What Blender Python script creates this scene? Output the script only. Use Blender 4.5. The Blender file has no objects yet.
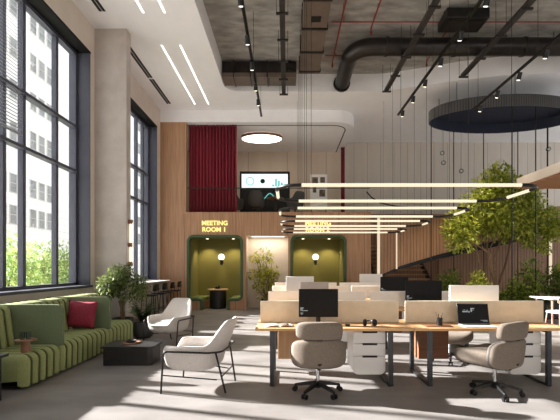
import bpy, bmesh, math, random
from mathutils import Vector, Matrix, Quaternion

S = bpy.context.scene
COL = S.collection
PI = math.pi
V = Vector
rnd = random.Random(7)

# ------------------------------------------------------------------ materials
def lin(v):
    v = v / 255.0
    return v / 12.92 if v <= 0.04045 else ((v + 0.055) / 1.055) ** 2.4
def rgb(r, g, b): return (lin(r), lin(g), lin(b), 1.0)

def newmat(name):
    m = bpy.data.materials.new(name); m.use_nodes = True
    nt = m.node_tree
    return m, nt, nt.nodes['Principled BSDF']

def mat(name, c, rough=0.6, metal=0.0, c2=None, scale=6.0, stretch=(1, 1, 1), bump=0.0, detail=4.0, spec=0.5, lo=0.3, hi=0.7):
    m, nt, p = newmat(name)
    p.inputs['Roughness'].default_value = rough
    p.inputs['Metallic'].default_value = metal
    p.inputs['Specular IOR Level'].default_value = spec
    p.inputs['Base Color'].default_value = c
    if c2 is not None or bump > 0:
        tc = nt.nodes.new('ShaderNodeTexCoord'); mp = nt.nodes.new('ShaderNodeMapping')
        mp.inputs['Scale'].default_value = stretch
        nz = nt.nodes.new('ShaderNodeTexNoise'); nz.inputs['Scale'].default_value = scale; nz.inputs['Detail'].default_value = detail
        nt.links.new(tc.outputs['Object'], mp.inputs['Vector']); nt.links.new(mp.outputs['Vector'], nz.inputs['Vector'])
        if c2 is not None:
            r = nt.nodes.new('ShaderNodeValToRGB')
            r.color_ramp.elements[0].position = lo; r.color_ramp.elements[0].color = c
            r.color_ramp.elements[1].position = hi; r.color_ramp.elements[1].color = c2
            nt.links.new(nz.outputs['Fac'], r.inputs['Fac']); nt.links.new(r.outputs['Color'], p.inputs['Base Color'])
        if bump > 0:
            b = nt.nodes.new('ShaderNodeBump'); b.inputs['Strength'].default_value = bump; b.inputs['Distance'].default_value = 0.01
            nt.links.new(nz.outputs['Fac'], b.inputs['Height']); nt.links.new(b.outputs['Normal'], p.inputs['Normal'])
    return m

def seamed(name, c, c2, seam, pitch, width, axis='X', rough=0.5, stretch=(30, 30, 1.2), scale=1.0, zpitch=None):
    """wood or panel surface with vertical joints every pitch metres along axis"""
    m = mat(name, c, rough, c2=c2, stretch=stretch, scale=scale, detail=5)
    nt = m.node_tree; p = nt.nodes['Principled BSDF']
    base = p.inputs['Base Color'].links[0].from_socket
    tc = nt.nodes.new('ShaderNodeTexCoord'); sp = nt.nodes.new('ShaderNodeSeparateXYZ')
    nt.links.new(tc.outputs['Object'], sp.inputs[0])
    def joint(out, pt, w):
        d = nt.nodes.new('ShaderNodeMath'); d.operation = 'DIVIDE'; d.inputs[1].default_value = pt
        f = nt.nodes.new('ShaderNodeMath'); f.operation = 'FRACT'
        l = nt.nodes.new('ShaderNodeMath'); l.operation = 'LESS_THAN'; l.inputs[1].default_value = w / pt
        nt.links.new(sp.outputs[out], d.inputs[0]); nt.links.new(d.outputs[0], f.inputs[0]); nt.links.new(f.outputs[0], l.inputs[0])
        return l.outputs[0]
    fac = joint(axis, pitch, width)
    if zpitch:
        mx = nt.nodes.new('ShaderNodeMath'); mx.operation = 'MAXIMUM'
        nt.links.new(fac, mx.inputs[0]); nt.links.new(joint('Z', zpitch, width), mx.inputs[1]); fac = mx.outputs[0]
    mix = nt.nodes.new('ShaderNodeMix'); mix.data_type = 'RGBA'
    nt.links.new(fac, mix.inputs['Factor']); nt.links.new(base, mix.inputs['A']); mix.inputs['B'].default_value = seam
    nt.links.new(mix.outputs['Result'], p.inputs['Base Color'])
    return m

def emit(name, c, s):
    m, nt, p = newmat(name)
    p.inputs['Base Color'].default_value = (.05, .05, .05, 1)
    p.inputs['Emission Color'].default_value = c
    p.inputs['Emission Strength'].default_value = s
    return m

def glassmat(name, tint=(1, 1, 1, 1), refl=0.06):
    m, nt, p = newmat(name)
    nt.nodes.remove(p)
    out = nt.nodes['Material Output']
    t = nt.nodes.new('ShaderNodeBsdfTransparent'); t.inputs['Color'].default_value = tint
    g = nt.nodes.new('ShaderNodeBsdfGlossy'); g.inputs['Roughness'].default_value = 0.03
    lw = nt.nodes.new('ShaderNodeLayerWeight'); lw.inputs['Blend'].default_value = 0.2
    mu = nt.nodes.new('ShaderNodeMath'); mu.operation = 'MULTIPLY'; mu.inputs[1].default_value = refl * 4
    ms = nt.nodes.new('ShaderNodeMixShader')
    nt.links.new(lw.outputs['Fresnel'], mu.inputs[0]); nt.links.new(mu.outputs[0], ms.inputs['Fac'])
    nt.links.new(t.outputs[0], ms.inputs[1]); nt.links.new(g.outputs[0], ms.inputs[2]); nt.links.new(ms.outputs[0], out.inputs['Surface'])
    return m

def leafmat(name, a, b, c):
    m, nt, p = newmat(name)
    out = nt.nodes['Material Output']
    g = nt.nodes.new('ShaderNodeNewGeometry'); r = nt.nodes.new('ShaderNodeValToRGB')
    r.color_ramp.elements[0].color = a; r.color_ramp.elements[1].color = c
    e = r.color_ramp.elements.new(0.5); e.color = b
    nt.links.new(g.outputs['Random Per Island'], r.inputs['Fac']); nt.links.new(r.outputs['Color'], p.inputs['Base Color'])
    p.inputs['Roughness'].default_value = 0.5
    t = nt.nodes.new('ShaderNodeBsdfTranslucent'); nt.links.new(r.outputs['Color'], t.inputs['Color'])
    ms = nt.nodes.new('ShaderNodeMixShader'); ms.inputs['Fac'].default_value = 0.35
    nt.links.new(p.outputs[0], ms.inputs[1]); nt.links.new(t.outputs[0], ms.inputs[2]); nt.links.new(ms.outputs[0], out.inputs['Surface'])
    return m

M = {}
M['floor'] = mat('polished_concrete', rgb(116, 111, 108), 0.45, c2=rgb(142, 137, 134), scale=1.3, bump=0.02, detail=8, stretch=(1, 2.2, 1))
M['white'] = mat('white_plaster', rgb(240, 239, 240), 0.8, c2=rgb(244, 243, 244), scale=3)
M['wall'] = mat('warm_plaster', rgb(206, 194, 181), 0.8, c2=rgb(214, 203, 191), scale=2)
M['column'] = mat('column_concrete', rgb(178, 168, 160), 0.8, c2=rgb(196, 187, 180), scale=3, bump=0.05)
M['slab'] = mat('raw_concrete', rgb(126, 123, 118), 0.9, c2=rgb(172, 168, 162), scale=2.0, detail=8, stretch=(1, 2.5, 1), bump=0.1)
M['wood_wall'] = seamed('walnut_panelling', rgb(160, 119, 88), rgb(190, 150, 116), rgb(92, 62, 44), 0.92, 0.012)
M['wood_slat'] = seamed('walnut_slats', rgb(146, 108, 80), rgb(176, 136, 104), rgb(116, 84, 62), 0.115, 0.022, rough=0.55)
M['grey_panel'] = seamed('grey_panelling', rgb(192, 182, 170), rgb(201, 191, 179), rgb(152, 143, 132), 0.6, 0.02, stretch=(3, 3, .4), rough=0.8)
M['beige_panel'] = seamed('beige_panelling', rgb(206, 188, 168), rgb(214, 197, 177), rgb(150, 134, 116), 1.75, 0.02, stretch=(3, 3, .4), rough=0.8)
M['frame'] = mat('window_metal', rgb(66, 68, 80), 0.5, 0.0, c2=rgb(72, 74, 86), scale=3)
M['header'] = mat('shaded_frame_black', rgb(12, 12, 13), 0.7, c2=rgb(16, 16, 17), scale=3, spec=.2)  # frame metal with the shade under the window head put into the colour
M['glass'] = glassmat('window_glass')
M['rail_glass'] = glassmat('railing_glass', (0.96, 0.98, 0.97, 1), 0.06)
M['cup_glass'] = glassmat('tumbler_glass', (0.8, 0.85, 0.85, 1), 0.25)
M['blind'] = mat('blind_slats', rgb(120, 121, 126), 0.5, c2=rgb(130, 131, 136))
M['black'] = mat('black_metal', rgb(26, 25, 25), 0.4, 0.4, c2=rgb(34, 33, 33), scale=20)
M['blackwood'] = mat('black_stained_wood', rgb(24, 23, 23), 0.45, c2=rgb(38, 36, 35), stretch=(4, 30, 30), scale=1)
M['duct'] = mat('brown_duct', rgb(98, 84, 74), 0.5, 0.0, c2=rgb(110, 96, 85), scale=3)
M['duct_dark'] = mat('dark_duct', rgb(40, 36, 34), 0.35, 0.5, c2=rgb(54, 49, 46), scale=3)
M['tray'] = mat('dark_tray_metal', rgb(58, 54, 52), 0.5, 0.4, c2=rgb(66, 62, 60), scale=9)
M['red_pipe'] = mat('red_pipe', rgb(140, 44, 38), 0.5, c2=rgb(120, 38, 34), scale=4)
M['burg'] = mat('burgundy_cloth', rgb(136, 38, 54), 0.85, c2=rgb(156, 50, 66), scale=60, stretch=(1, 1, .1))
M['burg_pillow'] = mat('burgundy_velvet', rgb(120, 24, 44), 0.8, c2=rgb(144, 36, 58), scale=40, bump=0.1)
M['green_sofa'] = mat('green_channel_fabric', rgb(132, 139, 88), 0.9, c2=rgb(148, 155, 104), scale=60, bump=0.08)
M['green_panel'] = mat('green_felt', rgb(94, 106, 78), 0.95, c2=rgb(104, 116, 86), scale=80, bump=0.08)
M['booth_green'] = mat('olive_upholstery', rgb(118, 113, 60), 0.9, c2=rgb(130, 124, 68), scale=30)
M['rim_green'] = mat('green_rim', rgb(66, 86, 58), 0.8, c2=rgb(76, 98, 68), scale=20)
M['seam_green'] = mat('dark_green_piping', rgb(84, 91, 56), 0.95, c2=rgb(92, 99, 62), scale=40)
M['bench_cushion'] = mat('bench_green', rgb(108, 120, 62), 0.9, c2=rgb(120, 131, 70), scale=40)
M['oak'] = mat('oak_top', rgb(206, 160, 112), 0.5, c2=rgb(220, 178, 130), stretch=(1.2, 25, 25), scale=1.2)
M['ply'] = mat('beige_screen_fabric', rgb(212, 197, 172), 0.9, c2=rgb(222, 208, 186), scale=8, bump=0.03)
M['cream'] = mat('cream_screen_fabric', rgb(243, 238, 230), 0.9, c2=rgb(247, 243, 236), scale=8, bump=0.03)
M['brown_ply'] = mat('brown_cabinet_wood', rgb(180, 142, 106), 0.6, c2=rgb(196, 158, 120), stretch=(25, 25, 1.5), scale=1)
M['white_metal'] = mat('white_lacquer', rgb(226, 224, 222), 0.45, c2=rgb(230, 228, 226), scale=3)
M['steel'] = mat('dark_steel', rgb(66, 68, 72), 0.3, 0.7, c2=rgb(76, 78, 82), scale=6)
M['chrome'] = mat('chrome', rgb(200, 200, 200), 0.15, 1.0, c2=rgb(208, 208, 208))
M['taupe'] = mat('taupe_wool', rgb(110, 99, 88), 0.95, c2=rgb(130, 118, 106), scale=90, bump=0.15)
M['taupe_light'] = mat('pale_wool', rgb(196, 186, 174), 0.95, c2=rgb(208, 199, 188), scale=90, bump=0.12)
M['boucle'] = mat('white_boucle', rgb(194, 188, 183), 0.95, c2=rgb(210, 204, 199), scale=70, bump=0.25)
M['screen'] = mat('black_screen', rgb(13, 13, 15), 0.5, c2=rgb(16, 16, 18), scale=2, spec=.2)
M['code'] = emit('screen_text_glow', rgb(200, 210, 210), 0.5)
M['tube'] = emit('warm_tube', (1.0, 0.87, 0.62, 1), 0.92)
M['strip'] = emit('recessed_strip', (1.0, 0.95, 0.90, 1), 2.2)
M['disc'] = emit('ceiling_disc', (1.0, 0.93, 0.80, 1), 7.0)
M['globe'] = emit('opal_globe', (1.0, 0.90, 0.72, 1), 2.0)
M['lamp'] = emit('spot_lens', (1.0, 0.88, 0.68, 1), 3.0)
M['sign'] = emit('sign_letters', (0.95, 0.80, 0.26, 1), 1.25)
M['wall_tube'] = emit('wall_tube', (1.0, 0.88, 0.68, 1), 1.1)
M['tv_white'] = emit('bright_display', (0.75, 0.95, 0.92, 1), 1.2)
M['tv_teal'] = emit('teal_graph', (0.12, 0.5, 0.45, 1), 1.0)
M['paper'] = mat('paper', rgb(236, 233, 228), 0.8, c2=rgb(240, 237, 232))
M['photo'] = mat('printed_picture', rgb(60, 54, 50), 0.7, c2=rgb(150, 130, 110), scale=8)
M['bark'] = mat('bark', rgb(104, 82, 62), 0.9, c2=rgb(134, 110, 86), scale=14, bump=0.3)
M['leaf_big'] = leafmat('canopy_leaf', rgb(118, 132, 44), rgb(170, 180, 70), rgb(216, 216, 108))
M['leaf_low'] = leafmat('shrub_leaf', rgb(62, 84, 30), rgb(98, 118, 44), rgb(152, 164, 70))
M['leaf_olive'] = leafmat('olive_leaf', rgb(74, 90, 48), rgb(112, 126, 70), rgb(156, 166, 104))
M['leaf_niche'] = leafmat('niche_leaf', rgb(120, 130, 44), rgb(170, 174, 64), rgb(212, 206, 94))
M['leaf_out'] = leafmat('outdoor_leaf', rgb(110, 140, 70), rgb(150, 176, 96), rgb(196, 212, 140))
M['leaf_fern'] = leafmat('fern_leaf', rgb(40, 62, 28), rgb(62, 88, 40), rgb(92, 116, 56))
M['pot'] = mat('dark_pot', rgb(42, 42, 42), 0.6, c2=rgb(54, 53, 52), scale=12)
M['soil'] = mat('soil', rgb(52, 40, 30), 1.0, c2=rgb(72, 56, 42), scale=20, bump=0.4)
M['facade'] = seamed('white_cladding', rgb(238, 237, 235), rgb(244, 243, 241), rgb(212, 211, 208), 1.05, 0.03, axis='Y', stretch=(1, 1, 1), rough=0.9, zpitch=0.61)
M['facade_win'] = mat('facade_window_glass', rgb(120, 124, 124), 0.2, c2=rgb(150, 154, 154), scale=1)
M['facade_frame'] = mat('facade_window_frame', rgb(190, 190, 188), 0.6, c2=rgb(200, 200, 198))
M['paving'] = mat('outdoor_paving', rgb(190, 188, 180), 0.9, c2=rgb(204, 202, 195), scale=1)
M['walnut'] = mat('walnut', rgb(110, 72, 48), 0.5, c2=rgb(134, 90, 62), stretch=(2, 20, 20), scale=1.5)
M['pink_wood'] = mat('rosy_wood', rgb(168, 122, 104), 0.55, c2=rgb(184, 138, 120), stretch=(10, 10, 2), scale=2)
M['dark_seat'] = mat('charcoal_fabric', rgb(74, 70, 68), 0.9, c2=rgb(86, 82, 80), scale=30)
M['ring_out'] = seamed('dark_fluted_metal', rgb(82, 80, 80), rgb(98, 96, 96), rgb(52, 52, 54), 0.07, 0.02, rough=0.35, stretch=(6, 6, 1))
M['ring_in'] = mat('navy_felt', rgb(28, 34, 52), 0.8, c2=rgb(38, 45, 66), stretch=(30, 30, 1), scale=1)
M['landing_wood'] = mat('landing_soffit_wood', rgb(140, 96, 66), 0.5, c2=rgb(170, 122, 88), stretch=(1, 20, 20), scale=1.2)

# ------------------------------------------------------------------ geometry helpers
def world_matrix(o):
    m = Matrix.Translation(o.location) @ o.rotation_euler.to_matrix().to_4x4()
    return world_matrix(o.parent) @ m if o.parent else m

def fillet(pts, rad, closed=False, seg=6):
    out = []
    n = len(pts)
    for i in range(n):
        r = rad[i] if isinstance(rad, (list, tuple)) else rad
        p = V(pts[i])
        if r <= 0 or (not closed and i in (0, n - 1)):
            out.append(p); continue
        a = (V(pts[i - 1]) - p); b = (V(pts[(i + 1) % n]) - p)
        a.normalize(); b.normalize()
        ang = a.angle(b); d = r / math.tan(ang / 2)
        p0 = p + a * d; p1 = p + b * d
        c = p + (a + b).normalized() * (r / math.sin(ang / 2))
        v0 = p0 - c; v1 = p1 - c
        tot = v0.angle(v1)
        for k in range(seg + 1):
            t = k / seg
            out.append(c + (v0 * math.sin((1 - t) * tot) + v1 * math.sin(t * tot)) / math.sin(tot))
    return out

class MB:
    def __init__(s): s.bm = bmesh.new()
    def face(s, pts):
        return s.bm.faces.new([s.bm.verts.new(p) for p in pts])
    def box(s, x0, x1, y0, y1, z0, z1, mtx=None):
        c = [V((x, y, z)) for z in (z0, z1) for y in (y0, y1) for x in (x0, x1)]
        if mtx: c = [mtx @ p for p in c]
        v = [s.bm.verts.new(p) for p in c]
        for f in ((0, 2, 3, 1), (4, 5, 7, 6), (0, 1, 5, 4), (2, 6, 7, 3), (0, 4, 6, 2), (1, 3, 7, 5)):
            s.bm.faces.new([v[i] for i in f])
        return s
    def grid(s, rows, cu=False, cv=False, cap0=False, cap1=False):
        vs = [[s.bm.verts.new(p) for p in r] for r in rows]
        nr, nc = len(vs), len(vs[0])
        for i in range(nr if cv else nr - 1):
            for j in range(nc if cu else nc - 1):
                a, b = vs[i][j], vs[i][(j + 1) % nc]; c, d = vs[(i + 1) % nr][(j + 1) % nc], vs[(i + 1) % nr][j]
                s.bm.faces.new((a, b, c, d))
        if cap0: s.bm.faces.new(vs[0])
        if cap1: s.bm.faces.new(list(reversed(vs[-1])))
        return s
    def tube(s, pts, r, seg=8, closed=False, r1=None):
        pts = [V(p) for p in pts]; n = len(pts)
        rows = []; up = None
        for i, p in enumerate(pts):
            if closed: t = pts[(i + 1) % n] - pts[i - 1]
            else: t = pts[min(i + 1, n - 1)] - pts[max(i - 1, 0)]
            t.normalize()
            if up is None:
                up = V((0, 0, 1)) if abs(t.z) < 0.9 else V((0, 1, 0))
            a = up - t * up.dot(t)
            if a.length < 1e-5: a = t.orthogonal()
            a.normalize(); b = t.cross(a); up = a
            rr = r if r1 is None else r + (r1 - r) * i / (n - 1)
            rows.append([p + a * (rr * math.cos(2 * PI * k / seg)) + b * (rr * math.sin(2 * PI * k / seg)) for k in range(seg)])
        return s.grid(rows, cu=True, cv=closed, cap0=not closed, cap1=not closed)
    def cyl(s, p0, p1, r, r1=None, seg=16):
        return s.tube([p0, p1], r, seg, r1=(r if r1 is None else r1))
    def lathe(s, prof, c=(0, 0, 0), seg=24, sx=1, sy=1, cap=True):
        c = V(c)
        rows = [[c + V((sx * r * math.cos(2 * PI * k / seg), sy * r * math.sin(2 * PI * k / seg), z)) for k in range(seg)] for r, z in prof]
        return s.grid(rows, cu=True, cap0=cap, cap1=cap)
    def sphere(s, c, r, seg=16, rings=10, sc=(1, 1, 1)):
        c = V(c)
        rows = []
        for i in range(1, rings):
            t = PI * i / rings
            rows.append([c + V((sc[0] * r * math.sin(t) * math.cos(2 * PI * k / seg), sc[1] * r * math.sin(t) * math.sin(2 * PI * k / seg), -sc[2] * r * math.cos(t))) for k in range(seg)])
        return s.grid(rows, cu=True, cap0=True, cap1=True)
    def pad(s, c, size, e1=0.35, e2=0.35, f=None, nu=28, nv=16, mtx=None):
        """puffy rounded cushion (superellipsoid)"""
        c = V(c)
        def pw(x, e): return math.copysign(abs(x) ** e, x)
        rows = []
        for i in range(1, nv):
            ph = -PI / 2 + PI * i / nv
            row = []
            for k in range(nu):
                th = 2 * PI * k / nu
                p = V((size[0] / 2 * pw(math.cos(ph), e1) * pw(math.cos(th), e2), size[1] / 2 * pw(math.cos(ph), e1) * pw(math.sin(th), e2), size[2] / 2 * pw(math.sin(ph), e1)))
                if f: p = f(p)
                if mtx: p = mtx @ p
                row.append(c + p)
            rows.append(row)
        return s.grid(rows, cu=True, cap0=True, cap1=True)
    def plate(s, outer, holes, plane, a, b):
        """flat plate with holes; outer / holes are 2D loops, extruded from a to b on the third axis"""
        def to3(p, h):
            if plane == 'XZ': return V((p[0], h, p[1]))
            if plane == 'YZ': return V((h, p[0], p[1]))
            return V((p[0], p[1], h))
        bm = bmesh.new(); edges = []
        for loop in [outer] + list(holes):
            vs = [bm.verts.new((p[0], p[1], 0)) for p in loop]
            for i in range(len(vs)): edges.append(bm.edges.new((vs[i], vs[(i + 1) % len(vs)])))
        bmesh.ops.triangle_fill(bm, use_beauty=True, use_dissolve=False, edges=edges)
        bm.verts.index_update()
        pts = [(v.co.x, v.co.y) for v in bm.verts]; tris = [[v.index for v in f.verts] for f in bm.faces]
        bl = [[v.index for v in e.verts] for e in bm.edges if len(e.link_faces) == 1]
        bm.free()
        A = [s.bm.verts.new(to3(p, a)) for p in pts]; B = [s.bm.verts.new(to3(p, b)) for p in pts]
        for t in tris:
            s.bm.faces.new([A[i] for i in t]); s.bm.faces.new([B[i] for i in reversed(t)])
        for i, j in bl: s.bm.faces.new((A[i], A[j], B[j], B[i]))
        return s
    def leaf(s, p, d, n, l, w):
        d = d.normalized(); side = d.cross(n)
        if side.length < 1e-4: side = d.orthogonal()
        side.normalize(); up = side.cross(d)
        a = s.bm.verts.new(p); b = s.bm.verts.new(p + d * l * .5 + side * w * .5 - up * w * .12)
        c = s.bm.verts.new(p + d * l - up * l * .12); e = s.bm.verts.new(p + d * l * .5 - side * w * .5 - up * w * .12)
        s.bm.faces.new((a, b, c)); s.bm.faces.new((a, c, e))
    def build(s, name, m, parent=None, local=False, bevel=0, seg=2, angle=40, smooth=True, normals=True, solid=0):
        bm = s.bm
        if parent and not local:
            bmesh.ops.transform(bm, matrix=world_matrix(parent).inverted(), verts=bm.verts)
        if normals: bmesh.ops.recalc_face_normals(bm, faces=bm.faces)
        me = bpy.data.meshes.new(name); bm.to_mesh(me); bm.free()
        me.materials.append(m)
        if smooth:
            me.polygons.foreach_set('use_smooth', [True] * len(me.polygons))
            me.set_sharp_from_angle(angle=math.radians(angle))
        o = bpy.data.objects.new(name, me); COL.objects.link(o)
        if parent: o.parent = parent
        if solid:
            md = o.modifiers.new('thickness', 'SOLIDIFY'); md.thickness = solid; md.offset = -1
        if bevel:
            md = o.modifiers.new('bevel', 'BEVEL'); md.width = bevel; md.segments = seg; md.limit_method = 'ANGLE'; md.angle_limit = math.radians(40)
        return o

def tag(o, label, cat, group=None, kind=None):
    o['label'] = label; o['category'] = cat
    if group: o['group'] = group
    if kind: o['kind'] = kind
    return o
def struct(o): o['kind'] = 'structure'; return o
def thing(name, label, cat, loc=(0, 0, 0), rz=0, group=None):
    o = bpy.data.objects.new(name, None); COL.objects.link(o)
    o.location = loc; o.rotation_euler = (0, 0, rz); o.empty_display_size = 0.1
    return tag(o, label, cat, group)
def copy_tree(o, parent=None):
    kids = [k for k in COL.objects if k.parent == o]
    c = o.copy(); COL.objects.link(c); c.parent = parent
    for k in kids: copy_tree(k, c)
    return c
def dup(o, loc, rz=0, label=None):
    c = copy_tree(o); c.location = loc; c.rotation_euler = (0, 0, rz)
    if label: c['label'] = label
    return c

# ------------------------------------------------------------------ camera
F = 385.0
cam = bpy.data.cameras.new('camera'); co = bpy.data.objects.new('camera', cam); COL.objects.link(co)
co.location = (0, 0, 1.5); co.rotation_euler = (PI / 2, 0, 0)
cam.sensor_width = 36; cam.lens = 36 * F / 560; cam.shift_x = -7 / 560; cam.shift_y = 58 / 560
cam.clip_end = 300
S.camera = co

# ------------------------------------------------------------------ setting: floor, walls, ceilings
XL = -4.53
struct(MB().box(-5.0, 14, -4, 17.5, -0.2, 0).build('floor', M['floor'], smooth=False))
struct(MB().box(-70, -5.0, -30, 90, -0.4, -0.2).build('ground', M['paving'], smooth=False))
W1 = (2.0, 8.85, 1.1, 6.45); W2 = (9.6, 13.4, 1.1, 6.42); W3 = (-3.4, 1.3, 1.1, 6.45)
rect = lambda a, b, c, d: [(a, c), (b, c), (b, d), (a, d)]
struct(MB().plate(rect(-4, 17.5, 0, 7.7), [rect(*W1), rect(*W2), rect(*W3)], 'YZ', -5.0, XL).build('wall_left', M['wall'], smooth=False))
struct(MB().box(XL, -3.78, 9.07, 9.31, 0, 7.14).build('column', M['column'], bevel=0.008))

edge = fillet([(-1.95, -4), (-1.95, 12.3), (3.0, 12.3), (4.1, 11.95), (5.2, 11.55), (6.3, 11.28), (8.0, 11.1), (14, 11.0)], [0, .45, 1.2, .6, .6, .6, .6, 0])
edge = [(p.x, p.y) for p in [V((q[0], q[1])) for q in edge]]
struct(MB().plate([(XL, -4)] + edge + [(14, 17.3), (XL, 17.3)], [], 'XY', 7.14, 7.7).build('ceiling', M['white'], angle=25))
struct(MB().box(XL, 14, -4, 17.5, 7.7, 8.6).build('ceiling_concrete', M['slab'], smooth=False))

struct(MB().plate(rect(-4, 17.5, 0, 7.7), [rect(5.0, 16.8, .9, 7.0)], 'YZ', 14, 14.2).build('wall_right', M['wall'], smooth=False))  # out of view; opening added and widened for fill light on the far wall
struct(MB().plate(rect(-5.0, 14.2, 0, 7.7), [rect(5.5, 12.0, .9, 6.4)], 'XZ', -4.2, -4).build('wall_front', M['wall'], smooth=False))  # behind the camera; opening added to let fill light in
# window units
def window(n, w, muls, trans, mul_z1=None):
    y0, y1, z0, z1 = w
    r = bpy.data.objects.new('window_%d' % n, None); COL.objects.link(r); r.location = (-4.85, (y0 + y1) / 2, z0); struct(r)
    f = MB()
    t = 0.025
    f.box(-5.0, XL + .012, y0, y0 + t, z0, z1 - t).box(-5.0, XL + .012, y1 - t, y1, z0, z1 - t)
    MB().box(-5.0, XL + .014, y0 - .02, y1 + .02, z1 - t, z1 + .02).build('window_header', M['header'], r, smooth=False)  # top lining of the reveal, coloured black to stand for its shade
    f.box(-4.93, -4.8, y0 + t, y0 + .1, z0, z1 - t).box(-4.93, -4.8, y1 - .1, y1 - t, z0, z1 - t).box(-4.93, -4.8, y0 + t, y1 - t, z1 - .1, z1 - t).box(-4.93, -4.8, y0 + t, y1 - t, z0, z0 + .07)
    f.build('window_frame', M['frame'], r, smooth=False)
    MB().box(-5.03, XL + .06, y0 - .03, y1 + .03, z0 - .04, z0 + .012).build('window_sill', M['frame'], r, bevel=.005)
    for y in muls: MB().box(-4.92, -4.82, y - .04, y + .04, z0 + .07, z1 - .1).build('mullion', M['frame'], r, smooth=False)
    for z in trans: MB().box(-4.91, -4.76, y0 + .1, y1 - .1, z - .03, z + .03).build('transom', M['frame'], r, smooth=False)
    ys = [y0 + .1] + sorted(muls) + [y1 - .1]
    for a, b in zip(ys[:-1], ys[1:]):
        MB().box(-4.872, -4.864, a, b, z0 + .07, z1 - .1).build('pane', M['glass'], r, smooth=False)
window(1, W1, [2.57, 3.57, 4.07, 5.07, 5.57, 6.57, 7.07, 8.08], [3.69, 4.69])
window(2, W2, [10.4, 11.4, 12.4, 12.95], [3.69, 4.69])
window(3, W3, [-2.4, -1.4, -.4, .6], [3.69, 4.69])  # unseen window, added to let more light into the room
b = thing('venetian_blind', 'grey venetian blind half lowered at the left edge of the big window', 'blind', (-4.7, 6.33, 3.85))
sl = MB()
for k in range(42):
    z = 3.9 + k * .06
    sl.box(-.018, .018, 5.63, 6.84, -.0012, .0012, Matrix.Translation((-4.72, 0, z)) @ Matrix.Rotation(math.radians(50), 4, 'Y'))
sl.build('slats', M['blind'], b, smooth=False)
MB().box(-4.74, -4.7, 5.63, 6.84, 3.85, 3.875).build('bottom_rail', M['blind'], b, smooth=False)
MB().box(-4.755, -4.69, 5.63, 6.84, 6.40, 6.424).build('head_rail', M['blind'], b, smooth=False)
cd = MB()
for y in (5.85, 6.8): cd.box(-4.7225, -4.7175, y, y + .004, 3.87, 6.4)
cd.build('cord', M['blind'], b, smooth=False)

# back wall with booths and niche
YB = 13.75
BX = (-2.57, 1.12)
def booth_path(xc):
    p = [(-.48, 0), (-.48, .37), (-.955, .37), (-.955, 2.635), (.955, 2.635), (.955, .37), (.48, .37), (.48, 0)]
    return [(q.x + xc, q.y) for q in fillet(p, [0, .1, .16, .2, .2, .16, .1, 0])]
p1, p2 = booth_path(BX[0]), booth_path(BX[1])
outer = [(XL, 0)] + p1 + [(-1.46, 0), (-1.46, 2.66), (.04, 2.66), (.04, 0)] + p2 + [(3.0, 0), (3.0, 3.5), (-3.6, 3.5), (-3.6, 6.71), (XL, 6.71)]
struct(MB().plate(outer, [], 'XZ', YB, YB + .15).build('wall_back', M['wood_wall'], angle=25))
struct(MB().box(XL, 3.0, YB + .15, 17.3, 3.28, 3.5).build('mezzanine_floor', M['wood_wall'], smooth=False))
struct(MB().box(XL, 2.5, 17.3, 17.5, 3.28, 7.14).build('wall_mezzanine', M['beige_panel'], smooth=False))
struct(MB().box(2.5, 14, 17.3, 17.5, 3.93, 7.7).build('wall_far', M['grey_panel'], smooth=False))
struct(MB().box(2.5, 14, 17.3, 17.5, 0, 3.93).build('wall_far_lower', M['wood_slat'], smooth=False))
struct(MB().box(2.9, 3.0, YB + .15, 17.3, 0, 3.28).build('wall_side', M['wood_wall'], smooth=False))
sc = fillet([(XL, YB), (2.5, YB), (2.5, 17.3), (XL, 17.3)], [0, .75, 0, 0], seg=12)
struct(MB().plate([(p.x, p.y) for p in sc], [], 'XY', 6.71, 7.14).build('ceiling_mezzanine', M['white'], angle=25))
gr = fillet([(XL, YB + .3, 0), (2.2, YB + .3, 0), (2.2, 17.3, 0)], [0, .55, 0], seg=12)
tr = MB()
rows = []
for i, p in enumerate(gr):
    t = (gr[min(i + 1, len(gr) - 1)] - gr[max(i - 1, 0)]).normalized(); n = V((-t.y, t.x, 0)) * .02
    rows.append([V((p.x, p.y, 6.70)) + n, V((p.x, p.y, 6.70)) - n, V((p.x, p.y, 6.712)) - n, V((p.x, p.y, 6.712)) + n])
tr.grid(rows, cu=True, cap0=True, cap1=True)
struct(tr.build('trim_1', M['black'], smooth=False))

# glass railing of the mezzanine
g = thing('glass_railing', 'clear glass railing along the mezzanine edge above the booths', 'railing', (-.3, YB + .1, 3.5))
for a, c in ((-3.58, -1.42), (-1.40, .76), (.78, 2.94)):
    MB().box(a, c, YB + .09, YB + .102, 3.5, 4.36).build('glass_panel', M['rail_glass'], g, smooth=False)
MB().box(-3.58, 2.98, YB + .08, YB + .112, 4.36, 4.385).build('top_rail', M['tray'], g, smooth=False)

# stair handrail curve right of the mezzanine
hr = [(2.98, 14.4, 4.35), (3.2, 14.6, 4.18), (3.6, 14.9, 4.03), (4.2, 15.2, 3.95), (5.0, 15.4, 3.92), (6.2, 15.5, 3.92)]

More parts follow.
